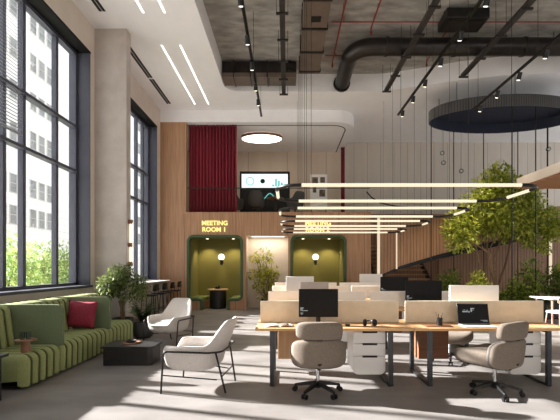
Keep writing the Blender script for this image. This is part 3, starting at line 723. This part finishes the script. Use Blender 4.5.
for x0, x1, z0, z1 in ((1.07, 1.32, 5.1, 5.38), (1.42, 1.62, 5.15, 5.38), (1.1, 1.25, 4.72, 4.95), (1.38, 1.63, 4.55, 4.85)):
    MB().box(x0, x1, 16.44, 16.449, z0, z1).build('picture', M['photo'], t, smooth=False)
for x in (1.05, 1.66): MB().cyl((x, 16.47, 3.5), (x, 16.465, 4.0), .02).build('leg', M['walnut'], t)
mc = thing('tub_chair', 'dark padded tub chair upstairs in front of the screen', 'chair', (-1.2, 15.0, 3.5), 0, 'dark tub chairs upstairs')
def bucket(t, R, D, z0, zf, za, zb, m, name='shell', thick=.05, lean=.1, flare=.04):
    n, k = 48, 12; rows = []
    for j in range(k + 1):
        row = []
        for i in range(n):
            a = 2 * PI * i / n                       # a=0 is the back (-Y)
            ca = abs((a + PI) % (2 * PI) - PI)       # 0 back .. PI front
            def ss(e0, e1, x): q = max(0, min(1, (x - e0) / (e1 - e0))); return q * q * (3 - 2 * q)
            h = zb + (za - zb) * ss(.45, 1.15, ca) + (zf - za) * ss(2.32, 2.72, ca)
            e = .7
            dx = math.copysign(abs(math.sin(a)) ** e, math.sin(a)) * R; dy = -math.copysign(abs(math.cos(a)) ** e, math.cos(a)) * D
            q = j / k
            if q < .5:
                u = q / .5; s = math.sin(u * PI / 2) ** .55 * .95; z = z0 + .14 * (1 - math.cos(u * PI / 2) ** .8)
            else:
                u = (q - .5) / .5; s = .95 + .05 * math.sin(u * PI / 2); z = z0 + .14 + (h - z0 - .14) * u
            s = max(s, .04)
            back = max(0, math.cos(a)) * lean * max(0, (z - z0 - .14)) / (zb - z0 - .14)
            fl = flare * max(0, z - z0) / .3 * abs(math.sin(a)) if z < za + .2 else flare * abs(math.sin(a))
            row.append(V((dx * s + math.copysign(fl, dx) * .5, dy * s - back, z)))
        rows.append(row)
    mb = MB().grid(rows, cu=True, cap0=True)
    o = mb.build(name, m, t, local=True, angle=60, normals=True, solid=thick)
    sd = o.modifiers.new('smooth', 'SUBSURF'); sd.levels = 1; sd.render_levels = 1
    return o
bucket(mc, .3, .3, .3, .46, .7, .95, M['dark_seat'])
MB().pad((0, .04, .45), (.46, .46, .12)).build('cushion', M['dark_seat'], mc, local=True)
MB().cyl((0, 0, 0), (0, 0, .03), .24).cyl((0, 0, .03), (0, 0, .3), .03).build('pedestal', M['black'], mc, local=True)
dup(mc, (.32, 15.1, 3.5), .6, 'dark padded tub chair upstairs left of the pin board')
dup(mc, (-2.05, 15.2, 3.5), -.4, 'dark padded tub chair upstairs next to the burgundy curtain')
ct = thing('meeting_table', 'small round table among the tub chairs upstairs', 'table', (-.45, 14.9, 3.5))
MB().cyl((-.45, 14.9, 3.5), (-.45, 14.9, 3.53), .22).cyl((-.45, 14.9, 3.53), (-.45, 14.9, 4.18), .03).build('pedestal', M['black'], ct)
MB().cyl((-.45, 14.9, 4.18), (-.45, 14.9, 4.21), .33, seg=28).build('tabletop', M['walnut'], ct)

# ------------------------------------------------------------------ stair at the right back
t = thing('staircase', 'dark open stair with wood balustrade rising behind the planter tree', 'staircase', (5, 14, 0))
for k in range(1, 16):
    y = 12.4 + .28 * k
    MB().box(3.5, 5.6, y + .95, y + 1.25, .18 * k - .05, .18 * k).build('tread', M['brown_ply'], t, smooth=False)
for x in (3.48, 5.62): 
    MB().plate([(13.55, 0), (13.95, 0), (17.2, 2.3), (17.2, 2.62)], [], 'YZ', x - .02, x + .02).build('stringer', M['black'], t, smooth=False)
# balustrade with a rising lower edge
px = lambda x, y, Y: ((x - 287) * Y / 385, 1.5 + (268 - y) * Y / 385)
YS = 13.5
low = [px(381, 275, YS), px(400, 266, YS), px(440, 254, YS), px(490, 242, YS), px(560, 224, YS), px(600, 214, YS)]
top = [px(600, 196, YS), px(560, 206, YS), px(490, 216, YS), px(440, 216, YS), px(381, 216, YS)]
MB().plate(low + top, [], 'XZ', YS, YS + .06).build('balustrade', M['wood_slat'], t, smooth=False)
band = MB()
rows = []
for i, p in enumerate(low):
    th = .06 + .05 * i
    rows.append([V((p[0], YS - .02, p[1])), V((p[0], YS - .02, p[1] - th)), V((p[0], YS + 1.0, p[1] - th)), V((p[0], YS + 1.0, p[1]))])
band.grid(rows, cu=True, cap0=True, cap1=True).build('soffit_band', M['black'], t, smooth=False)
MB().tube(hr, .025, 8).build('handrail', M['black'], t)
# wood wall under the stair
wl = [px(445, 310, 14.6)] 
struct(MB().plate([(5.75, 0), (12.6, 0), (12.6, 3.3), (9.8, 2.66), (7.2, 2.15), (5.75, 1.8)], [], 'XZ', 14.6, 14.7).build('wall_stair', M['wood_slat'], smooth=False))
for x, y, z0, z1, lab in ((3.26, YB - .05, 0, 3.3, 'slim vertical light strip at the end of the wood wall'), (3.83, 13.458, 1.45, 2.8, 'short slim vertical light strip on the stair balustrade'), (9.1, 13.3, 0, 2.55, 'slim vertical light strip at right behind the dining table')):
    w = .05 if x < 3.5 or x > 9 else .025
    t = thing('light_strip', lab, 'light', (x, y, z0), 0, 'vertical light strips')
    MB().box(x - w - .01, x + w + .01, y, y + .04, z0, z1).build('housing', M['walnut'], t, smooth=False)
    MB().box(x - w, x + w, y - .015, y, z0 + .02, z1 - .02).build('diffuser', emit('strip_glow' + lab[:3], (1, .8, .55, 1), .75), t, smooth=False)
# landing at right
t = bpy.data.objects.new('landing', None); COL.objects.link(t); t.location = (8, 8, 3.5); struct(t)
MB().box(5.75, 14, 4.5, 9.65, 3.52, 3.74).build('edge', M['wall'], t, bevel=.01)
MB().box(5.77, 14, 4.52, 9.63, 3.48, 3.52).build('soffit', M['landing_wood'], t, smooth=False)

# ------------------------------------------------------------------ sofa
t = thing('banquette_sofa', 'long green channel-tufted banquette sofa below the big window', 'sofa', (-3.85, 6.3, 0))
def ribs(prof, y0, y1, w, depth, name, m):
    """extrude a profile along Y with puffed channels"""
    n = max(1, round((y1 - y0) / w)); per = 10
    pr = [V((p[0], 0, p[1])) for p in prof]
    nor = []
    for i in range(len(pr)):
        d = pr[min(i + 1, len(pr) - 1)] - pr[max(i - 1, 0)]; nn = V((-d.z, 0, d.x)); nor.append(nn.normalized())
    rows = []
    for k in range(n * per + 1):
        u = (k % per) / per; y = y0 + (y1 - y0) * k / (n * per)
        puff = depth * (abs(math.sin(PI * u)) ** .42)
        if k in (0, n * per): puff = -.005
        rows.append([p + q * (puff - depth) + V((0, y, 0)) for p, q in zip(pr, nor)])
    o = MB().grid(rows, cap0=True, cap1=True).build(name, m, t, angle=50)
    sm = MB()
    for k in range(1, n):
        y = y0 + (y1 - y0) * k / n
        sm.tube([p - q * .022 + V((0, y, 0)) for p, q in zip(pr, nor)], .012, 6)
    sm.build('seam', M['seam_green'], o)
    return o
seat = [(-4.42, .02)] + [(p.x, p.y) for p in fillet([(-4.42, .42), (-3.19, .43), (-3.2, .03)], [0, .11, 0], seg=8)] + [(-3.28, .02)]
back = [(p.x, p.y) for p in fillet([(-3.80, .40), (-3.88, .975), (-4.28, .975), (-4.32, .40)], [0, .1, .1, 0], seg=6)]
back = list(reversed(back))
for a, c, e in ((4.70, 5.47, 5.44), (5.47, 6.96, 6.90), (6.96, 8.05, 8.05)):
    ribs(seat, a, c, .15, .09, 'seat', M['green_sofa'])
    ribs(back, a if a < 5 else a + .03, e, .15, .085, 'backrest', M['green_sofa'])
for y in (5.445, 6.905):
    o = [(-4.32, .40), (-3.18, .40), (-3.18, .98), (-4.32, .98)]
    o = [(p.x, p.y) for p in fillet(o, [0, .02, .09, .02], closed=True)]
    MB().plate(o, [], 'XZ', y, y + .05).build('divider', M['green_panel'], t, bevel=.012, angle=30)
MB().box(-4.40, -3.33, 4.80, 7.98, 0, .03).build('plinth', M['blackwood'], t, smooth=False)
# pillow
t = thing('throw_pillow', 'square burgundy throw pillow leaning on the green sofa divider', 'pillow', (-3.55, 6.8, .43))
def pil(p):
    k = 1 - .12 * (abs(p.x) / .22) ** 2 * (1 - (abs(p.z) / .22) ** 2 * .6)
    return V((p.x, p.y, p.z))
mp = Matrix.Rotation(math.radians(-10), 4, 'X') @ Matrix.Rotation(math.radians(4), 4, 'Y')
def pillow_pt(u, v, s):
    a = (1 - u ** 4) * (1 - v ** 4)
    ed = 1 - .07 * (1 - (abs(u * v)))
    return V((u * .255 * ed, s * .085 * max(a, 0) ** .55, v * .235 * ed))
m = MB(); N = 16
for s in (-1, 1):
    m.grid([[mp @ pillow_pt(-1 + 2 * i / N, -1 + 2 * j / N, s) + V((-3.61, 6.77, .685)) for i in range(N + 1)] for j in range(N + 1)])
bmesh.ops.remove_doubles(m.bm, verts=m.bm.verts, dist=.0005)
m.build('cover', M['burg_pillow'], t, angle=80)
# little table on the sofa seat with a glass
t = thing('sofa_tray_table', 'small round wooden tray table standing on the sofa seat', 'table', (-3.36, 4.95, .43))
MB().cyl((-3.36, 4.95, .42), (-3.36, 4.95, .565), .055, .05).build('pedestal', M['walnut'], t)
MB().lathe([(.12, .565), (.125, .57), (.125, .582), (.12, .585)], (-3.36, 4.95, 0), 28).build('tray', M['walnut'], t)
for k, (x, y, lab) in enumerate(((-3.39, 4.93, 'clear drinking glass on the sofa tray table, left one'), (-3.33, 4.96, 'clear drinking glass on the sofa tray table, right one'))):
    tag(MB().lathe([(.022, .586), (.027, .586), (.03, .68), (.027, .68), (.024, .592)], (x, y, 0), 16, cap=True).build('drinking_glass', M['cup_glass']), lab, 'glass', 'glasses on the sofa tray table')
# black block table at the very left
t = thing('side_table', 'black side table cut off by the left edge beside the sofa end', 'table', (-3.6, 4.1, 0))
MB().box(-3.95, -3.19, 3.75, 4.42, .49, .525).build('tabletop', M['blackwood'], t, bevel=.006)
MB().box(-3.9, -3.23, 3.8, 4.36, 0, .49).build('base', M['blackwood'], t, bevel=.006)
# coffee table
t = thing('coffee_table', 'low black coffee table with rounded end in front of the sofa', 'table', (-2.4, 6.1, 0))
o = [(p.x, p.y) for p in fillet([(-2.86, 5.88), (-2.05, 5.88), (-2.05, 6.42), (-2.86, 6.42)], [.02, .1, .1, .02], closed=True, seg=10)]
o2 = [(p.x, p.y) for p in fillet([(-2.83, 5.91), (-2.08, 5.91), (-2.08, 6.39), (-2.83, 6.39)], [.02, .08, .08, .02], closed=True, seg=10)]
MB().plate(o, [], 'XY', .265, .295).build('tabletop', M['blackwood'], t, bevel=.005, angle=30)
MB().plate(o2, [], 'XY', 0, .265).build('base', M['blackwood'], t, bevel=.005, angle=30)
tag(MB().lathe([(.13, .296), (.14, .298), (.145, .315), (.135, .315), (.12, .303)], (-2.5, 6.18, 0), 28).build('round_tray', M['walnut']), 'round walnut tray on the low black coffee table', 'tray')
tag(MB().lathe([(.045, .304), (.075, .32), (.085, .345), (.075, .345), (.04, .315)], (-2.5, 6.18, 0), 22).build('bowl', M['black']), 'small black bowl on the walnut tray of the coffee table', 'bowl')

# ------------------------------------------------------------------ lounge chairs (forward is +Y)
def lounge(lab, loc, rz):
    t = thing('lounge_chair', lab, 'armchair', loc, rz, 'white lounge chairs')
    bucket(t, .35, .37, .23, .42, .565, .87, M['boucle'], thick=.045, lean=.17, flare=.03)
    MB().pad((0, .06, .40), (.5, .5, .13), .5, .4).build('cushion', M['boucle'], t, local=True)
    fr_ = MB()
    r_ = .012
    for s in (-1, 1):
        fr_.tube(fillet([(s * .36, .30, 0), (s * .375, .26, .505), (s * .37, -.28, .50)], [0, .05, 0]), r_, 8)
        fr_.tube([(s * .36, .288, .22), (s * .27, -.36, .16)], .008, 8)
    fr_.tube(fillet([(-.37, -.28, .50), (-.34, -.44, .51), (.34, -.44, .51), (.37, -.28, .50)], [0, .1, .1, 0]), r_, 8)
    fr_.build('frame', M['black'], t, local=True)
    for s in (-1, 1):
        MB().tube([(s * .33, -.36, .505), (s * .25, -.46, 0)], r_, 8).build('leg', M['black'], t, local=True)
    MB().tube([(-.27, -.42, .2), (.27, -.42, .2)], .008, 8).build('stretcher', M['black'], t, local=True)
    return t
lounge('white boucle armchair with thin black legs in the front, seen from its side', (-1.17, 4.92, 0), math.radians(84))
lounge('white boucle armchair facing the coffee table, in front of the potted fern', (-2.33, 7.6, 0), math.radians(163))

# ------------------------------------------------------------------ office chairs (forward is +Y)
def office(lab, loc, rz, seat_m='taupe'):
    t = thing('office_chair', lab, 'office chair', loc, rz, 'office chairs')
    bs = MB().cyl((0, 0, .07), (0, 0, .14), .04, .035)
    for k in range(5):
        a = 2 * PI * k / 5 + .31; d = V((math.cos(a), math.sin(a), 0)); s = V((-d.y, d.x, 0))
        rows = []
        for q, w, z, h in ((.02, .032, .125, .045), (.15, .026, .105, .035), (.29, .018, .078, .024)):
            p = d * q + V((0, 0, z)); rows.append([p + s * w + V((0, 0, -h / 2)), p - s * w + V((0, 0, -h / 2)), p - s * w * .7 + V((0, 0, h / 2)), p + s * w * .7 + V((0, 0, h / 2))])
        bs.grid(rows, cu=True, cap0=True, cap1=True)
    bs.build('star_base', M['black'], t, local=True, bevel=.004)
    for k in range(5):
        a = 2 * PI * k / 5 + .31; d = V((math.cos(a), math.sin(a), 0)); s = V((-d.y, d.x, 0))
        c = MB()
        for q in (-1, 1): c.cyl(d * .285 + s * (q * .012) + V((0, 0, .03)), d * .285 + s * (q * .03) + V((0, 0, .03)), .03, seg=14)
        c.cyl(d * .285 + V((0, 0, .03)), d * .285 + V((0, 0, .075)), .01, seg=8)
        c.build('caster', M['black'], t, local=True)
    MB().cyl((0, 0, .14), (0, 0, .33), .022).build('gas_column', M['chrome'], t, local=True)
    MB().cyl((0, 0, .30), (0, 0, .36), .05, .12).build('tilt_mechanism', M['black'], t, local=True)
    def sf(p): return V((p.x, p.y, p.z + .55 * max(0, abs(p.x) - .12) ** 1.6 + .25 * max(0, p.y - .12) ** 2 * -1))
    MB().pad((0, .09, .425), (.66, .60, .20), .55, .5, sf).build('seat', M[seat_m], t, local=True)
    def bf(p): return V((p.x, p.y + 1.05 * p.x ** 2 - .12 * p.z, p.z))
    def bf2(p): return V((p.x, p.y + .75 * p.x ** 2 - .12 * p.z, p.z))
    MB().pad((0, -.235, .515), (.64, .11, .33), .5, .45, bf).build('backrest', M[seat_m], t, local=True)
    def shf(p): return V((p.x, p.y + 1.05 * p.x ** 2 - .12 * p.z, p.z))
    MB().pad((0, -.232, .51), (.645, .045, .338), .45, .42, shf).build('back_shell', M['dark_seat'], t, local=True)
    MB().pad((0, -.265, .785), (.54, .10, .21), .5, .45, bf2).build('headrest', M[seat_m], t, local=True)
    MB().box(-.03, .03, -.285, -.255, .62, .72).build('spine', M['black'], t, local=True, bevel=.005)
    MB().tube([(0, 0, .35), (0, -.18, .34), (0, -.27, .42)], .025, 8).build('back_support', M['black'], t, local=True)
    return t
c1 = office('taupe office chair seen from behind, tucked at the desk below the black monitor', (.37, 4.62, 0), 0)
dup(c1, (2.48, 4.60, 0), math.radians(30), 'taupe office chair turned sideways in front of the open laptop')
dup(c1, (.55, 6.15, 0), math.radians(172), 'office chair beyond the left front desk, its casters showing below')
dup(c1, (2.62, 6.2, 0), math.radians(160), 'office chair beyond the right front desk, its pale seat showing below')

# ------------------------------------------------------------------ desks
def desk(lab, loc):
    t = thing('bench_desk', lab, 'desk', loc, 0, 'bench desks in rows')
    MB().box(0, 2.0, 0, .86, .705, .74).build('desktop', M['oak'], t, local=True, bevel=.004)
    for x in (.21, 1.72):
        l = MB().box(x - .028, x + .028, .03, .08, .03, .705).box(x - .028, x + .028, .74, .79, .03, .705).box(x - .028, x + .028, .03, .79, 0, .03).box(x - .028, x + .028, .08, .74, .675, .705)
        l.build('leg_frame', M['steel'], t, local=True, bevel=.004)
    MB().box(.03, 1.95, .49, .52, .742, 1.045).build('privacy_screen', M['ply'], t, local=True, bevel=.006)
    MB().box(.27, .70, .65, .85, .2, .703).build('modesty_cabinet', M['brown_ply'], t, local=True, bevel=.004)
    o = [(p.x, p.y) for p in fillet([(1.255, .12), (1.675, .12), (1.675, .70), (1.255, .70)], [.07, .07, 0, 0], closed=True, seg=6)]
    du = MB().plate(o, [], 'XZ', .145, .6).build('drawer_unit', M['white_metal'], t, local=True, angle=30)
    z = .685
    for k, h in enumerate((.155, .16, .225)):
        a, c = z - h, z - .014
        o = [(1.26, a + .003), (1.67, a + .003), (1.67, c), (1.26, c)]
        if k == 2: o = [(p.x, p.y) for p in fillet([(1.26, .125), (1.67, .125), (1.67, c), (1.26, c)], [.07, .07, 0, 0], closed=True, seg=6)]
        MB().plate(o, [], 'XZ', .122, .144).build('drawer', M['white_metal'], du, local=True, angle=30)
        MB().box(1.375, 1.565, .116, .124, c - .012, c + .012).build('handle', M['black'], du, local=True, smooth=False)
        z -= h
    return t
labs = ['front-row oak bench desk at left, holding the magazine and headphones', 'front-row oak bench desk at right, holding the pen cup and laptop',
        'second-row left bench desk, pale screen showing behind the front-left desk', 'second-row right bench desk, behind the front-right desk',
        'third-row left bench desk, behind the second row', 'third-row right bench desk, behind the second row',
        'back-row left bench desk, nearest the meeting booths', 'back-row right bench desk, nearest the stair']
d0 = desk(labs[0], (-.40, 4.85, 0))
i = 0
for k in range(4):
    for s in range(2):
        if k or s:
            c = dup(d0, (-.40 + 2.01 * s, 4.85 + 2.23 * k, 0), 0, labs[i])
            if s:
                for ch in COL.objects:
                    if ch.parent == c and ch.name.startswith('modesty_cabinet'):
                        ch.data = ch.data.copy(); ch.data.materials[0] = M['walnut']
            if k:
                for ch in COL.objects:
                    if ch.parent == c and ch.name.startswith('privacy_screen'):
                        ch.data = ch.data.copy(); ch.data.materials[0] = M['cream']
        i += 1

# monitors
def monitor(lab, x, y, w, h, zb, body, face=-1, text=True, rz=0):
    t = thing('monitor', lab, 'monitor', (x, y, .74), rz, 'monitors on the desks')
    z = zb - .74
    MB().box(-w / 2, w / 2, -.012, .018, z, z + h).build('panel', M[body], t, local=True, bevel=.005)
    if text:
        MB().box(-w / 2 + .008, w / 2 - .008, -.0145, -.0118, z + .012, z + h - .008).build('display', M['screen'], t, local=True, smooth=False)
        tx = MB()
        for a, b_, c, d in ((.02, .065, .115, .125), (.02, .055, .10, .109), (.02, .12, .082, .089), (.02, .06, .05, .057), (.03, .05, .035, .042)):
            tx.box(-w / 2 + a, -w / 2 + b_, -.0155, -.0143, z + c * h / .37, z + d * h / .37)
        tx.build('screen_text', M['code'], t, local=True, smooth=False)
    MB().box(-.03, .03, .02, .05, 0.012, z + h * .5).build('neck', M['black' if body == 'screen' else 'white_metal'], t, local=True, bevel=.004)
    MB().box(-.11, .11, -.05, .10, 0.001, .012).build('foot', M['black' if body == 'screen' else 'white_metal'], t, local=True, bevel=.004)
    return t
monitor('black monitor with small text, directly above the front taupe chair', .42, 5.15, .525, .375, .845, 'screen')
monitor('black monitor with small text showing above the right front privacy screen', 2.60, 7.33, .69, .43, .83, 'screen')
monitor('dark monitor farther back, partly hidden by the other black monitor', 2.66, 9.55, .69, .42, .86, 'screen')
monitor('white monitor back, topmost above the left desks before the right booth', .32, 9.55, .69, .40, .89, 'white_metal', text=False)
monitor('pale grey monitor back just above the front black monitor', .56, 7.83, .57, .36, .855, 'column', text=False)
monitor('white monitor back on the farthest row, left of the stair', 2.68, 12.3, .73, .40, .91, 'white_metal', text=False)
monitor('large white monitor back behind the laptop at the right front desk', 2.71, 5.58, .71, .40, .85, 'white_metal', text=False)

# laptop
t = thing('laptop', 'open laptop with dark screen on the right front desk', 'laptop', (2.49, 5.02, .741), math.radians(-3))
MB().box(-.21, .21, -.13, .12, 0, .014).build('base', M['white_metal'], t, local=True, bevel=.004)
kb = MB()
for i in range(5):
    for j in range(14): kb.box(-.185 + j * .0265, -.165 + j * .0265, -.02 + i * .024, -.002 + i * .024, .014, .0155)
kb.build('keyboard', M['steel'], t, local=True, smooth=False)
mt = Matrix.Translation((0, .12, .014)) @ Matrix.Rotation(math.radians(-12), 4, 'X')
ldd = MB().box(-.205, .205, 0, .008, 0, .27, mt).build('lid', M['steel'], t, local=True, bevel=.003)
MB().box(-.198, .198, -.002, 0, .01, .262, mt).build('display', M['screen'], ldd, local=True, smooth=False)
tx = MB()
for a, c, z0, z1 in ((-.14, -.07, .155, .168), (-.06, -.045, .15, .17), (-.03, -.015, .16, .21), (-.015, .02, .2, .21), (-.01, .01, .18, .187), (-.13, -.1, .18, .186), (-.085, -.065, .176, .183), (.09, .18, .045, .05), (.12, .18, .033, .038)):
    tx.box(a, c, -.003, -.0018, z0, z1, mt)
tx.build('screen_text', M['code'], ldd, local=True, smooth=False)

# magazine
t = thing('open_magazine', 'open magazine with a dark picture on the left front desk', 'magazine', (-.1, 5.02, .741), math.radians(5))
def page(s, z0=.004):
    rows = []
    for j in (0, 1):
        rows.append([V((s * .19 * q / 8, -.1 + .2 * j, z0 + .028 * math.sin(PI * min(1, q / 8 * 1.0)) ** .8 * (1 - q / 16))) for q in range(9)])
    return rows
MB().grid(page(-1)).build('left_page', M['paper'], t, local=True, solid=.003, angle=80)
MB().grid(page(1)).build('right_page', M['paper'], t, local=True, solid=.003, angle=80)
pr = [[p + V((0, 0, .0025)) for p in row[:6]] for row in page(1)]
MB().grid(pr).build('printed_picture', M['photo'], t, local=True, angle=80, solid=.001)
# headphones
t = thing('headphones', 'black headphones lying on the left front desk above the drawers', 'headphones', (1.085, 5.05, .741))
for s in (-1, 1):
    c = MB().pad((s * .062, 0, .045), (.05, .088, .088), .7, .9, mtx=Matrix.Rotation(s * .5, 4, 'Z')).build('ear_cup', M['black'], t, local=True)
MB().tube([(.075 * math.cos(a * PI / 12), .02 + .11 * math.sin(a * PI / 12), .05) for a in range(13)], .009, 8).build('headband', M['black'], t, local=True)
tag(MB().pad((.79, 5.02, .757), (.065, .10, .032), .8, .8).build('computer_mouse', M['black']), 'small black computer mouse right of the front chair', 'mouse')
# desk tray, cup and pens
tag(MB().plate([(p.x, p.y) for p in fillet([(1.78, 4.93), (2.14, 4.93), (2.14, 5.1), (1.78, 5.1)], .03, closed=True)], [], 'XY', .741, .752).build('desk_tray', M['walnut'], bevel=.003, angle=30), 'low dark wooden tray on the right front desk', 'tray')
t = thing('pen_cup', 'black pen cup standing on the wooden desk tray', 'cup', (1.99, 5.02, .753))
MB().lathe([(.034, .753), (.036, .755), (.036, .85), (.031, .85), (.031, .762)], (1.99, 5.02, 0), 20).build('cup', M['black'], t)
for k, (dx, dy, cm, lab) in enumerate(((-.05, .0, 'walnut', 'brown pencil leaning left in the pen cup'), (.04, .01, 'steel', 'grey pen leaning right in the pen cup'), (-.012, .015, 'black', 'black pen standing nearly upright in the pen cup'), (.012, -.012, 'brown_ply', 'tan pencil standing at the front of the pen cup'))):
    tag(MB().cyl((1.99 + dx * .25, 5.02 + dy * .25, .767), (1.99 + dx, 5.02 + dy, .925 - .012 * k), .0045, seg=8).build('pen', M[cm]), lab, 'pen', 'pens in the cup')

# ------------------------------------------------------------------ window counter with bar chairs
t = thing('bar_counter', 'long slim counter along the second window', 'counter', (-4.2, 11.6, 0))
MB().box(XL + .015, -3.95, 9.85, 13.15, 1.05, 1.09).build('countertop', M['column'], t, bevel=.006)
for y in (9.95, 11.5, 13.02): MB().box(XL + .02, -4.05, y - .03, y + .03, 0, 1.05).build('support', M['wall'], t, smooth=False)
def barchair(lab, loc, rz):
    t = thing('bar_chair', lab, 'bar chair', loc, rz, 'bar chairs at the window counter')
    MB().pad((0, 0, .76), (.4, .38, .06), .5, .35).build('seat', M['black'], t, local=True)
    MB().pad((0, -.185, .97), (.4, .03, .2), .4, .4, lambda p: V((p.x, p.y + .5 * p.x ** 2 - .15 * p.z, p.z))).build('backrest', M['black'], t, local=True)
    for x in (-.15, .15): MB().tube([(x, -.17, .76), (x, -.2, .95)], .009, 6).build('back_post', M['black'], t, local=True)
    for x in (-1, 1):
        for y in (-1, 1): MB().tube([(x * .16, y * .15, .74), (x * .21, y * .2, 0)], .011, 6).build('leg', M['black'], t, local=True)
    MB().tube([(-.19, -.185, .3), (.19, -.185, .3), (.19, .185, .3), (-.19, .185, .3)], .008, 6, closed=True).build('foot_ring', M['black'], t, local=True)
    return t
bl = ['black bar chair at the window counter, nearest the column', 'black bar chair at the window counter, second from the column', 'black bar chair at the window counter, third from the column', 'black bar chair at the window counter, nearest the wood wall']
bc = barchair(bl[0], (-3.72, 10.45, 0), PI / 2)
for k in range(1, 4): dup(bc, (-3.72, 10.45 + .75 * k, 0), PI / 2, bl[k])
for k, (y, h, lab) in enumerate(((11.05, .22, 'tall clear glass bottle on the window counter'), (11.25, .12, 'short clear glass next to the bottle on the window counter'))):
    tag(MB().lathe([(.035, 1.091), (.04, 1.1), (.04, 1.091 + h * .6), (.018 if k == 0 else .04, 1.091 + h * .75), (.018 if k == 0 else .04, 1.091 + h)], (-4.1, y, 0), 16).build('glass_bottle' if k == 0 else 'drinking_glass', M['cup_glass']), lab, 'bottle' if k == 0 else 'glass')
t = thing('column_wall_light', 'vertical warm tube light with brown brackets on the column side', 'lamp', (-3.73, 9.19, 1.55))
MB().cyl((-3.72, 9.19, 1.62), (-3.72, 9.19, 2.58), .04, seg=14).build('tube', M['wall_tube'], t)
for z in (1.6, 2.05, 2.6): MB().box(-3.78, -3.685, 9.15, 9.23, z - .05, z + .05).build('bracket', M['walnut'], t, bevel=.006)

# ------------------------------------------------------------------ dining table at right
t = thing('dining_table', 'white-topped table at the right edge beyond the desks', 'table', (7.3, 9.9, 0))
MB().box(6.5, 8.6, 9.45, 10.35, .71, .75).build('tabletop', M['white_metal'], t, bevel=.01)
for x in (6.62, 8.4):
    for y in (9.6, 10.2): MB().cyl((x, y, .71), (x, y, 0), .03, .022).build('leg', M['pink_wood'], t)
def dining(lab, loc, rz):
    t = thing('dining_chair', lab, 'chair', loc, rz, 'dining chairs at the white table')
    MB().pad((0, 0, .46), (.46, .44, .07), .5, .4).build('seat', M['white_metal'], t, local=True)
    MB().pad((0, -.21, .74), (.46, .03, .15), .4, .4, lambda p: V((p.x, p.y + .9 * p.x ** 2 - .1 * p.z, p.z))).build('backrest', M['pink_wood'], t, local=True)
    for x in (-1, 1):
        MB().tube([(x * .19, -.18, .44), (x * .2, -.2, .74)], .014, 8).build('back_post', M['pink_wood'], t, local=True)
        for y in (-1, 1): MB().tube([(x * .18, y * .17, .44), (x * .22, y * .21, 0)], .016, 8, r1=.011).build('leg', M['pink_wood'], t, local=True)
    return t
dl = ['rosy wood dining chair with white seat, leftmost at the white table', 'rosy wood dining chair with white seat, cut by the right edge']
dc = dining(dl[0], (6.45, 9.1, 0), .2)
dup(dc, (7.15, 9.0, 0), -.1, dl[1])
t = thing('vase', 'small burgundy vase on the white dining table', 'vase', (7.05, 9.8, .751))
MB().lathe([(.04, .751), (.07, .78), (.075, .86), (.04, .93), (.045, .95), (.035, .95)], (7.05, 9.8, 0), 20).build('vessel', M['burg'], t)

# ------------------------------------------------------------------ light
w = bpy.data.worlds.new('world'); S.world = w; w.use_nodes = True
bg = w.node_tree.nodes['Background']; bg.inputs['Color'].default_value = (.97, .985, 1.0, 1); bg.inputs['Strength'].default_value = 1.6
sun = bpy.data.lights.new('sun', 'SUN'); sun.energy = 24.0; sun.angle = math.radians(1.2); sun.color = (1, .985, .96)
so = bpy.data.objects.new('sun', sun); COL.objects.link(so)
el = math.radians(24); d = V((.965 * math.cos(el), -.26 * math.cos(el), -math.sin(el)))
so.rotation_euler = d.to_track_quat('-Z', 'Y').to_euler(); so.location = (-15, 12, 12)

S.view_settings.view_transform = 'Standard'; S.view_settings.look = 'None'; S.view_settings.gamma = 1
S.view_settings.use_curve_mapping = False
S.view_settings.exposure = 0.2
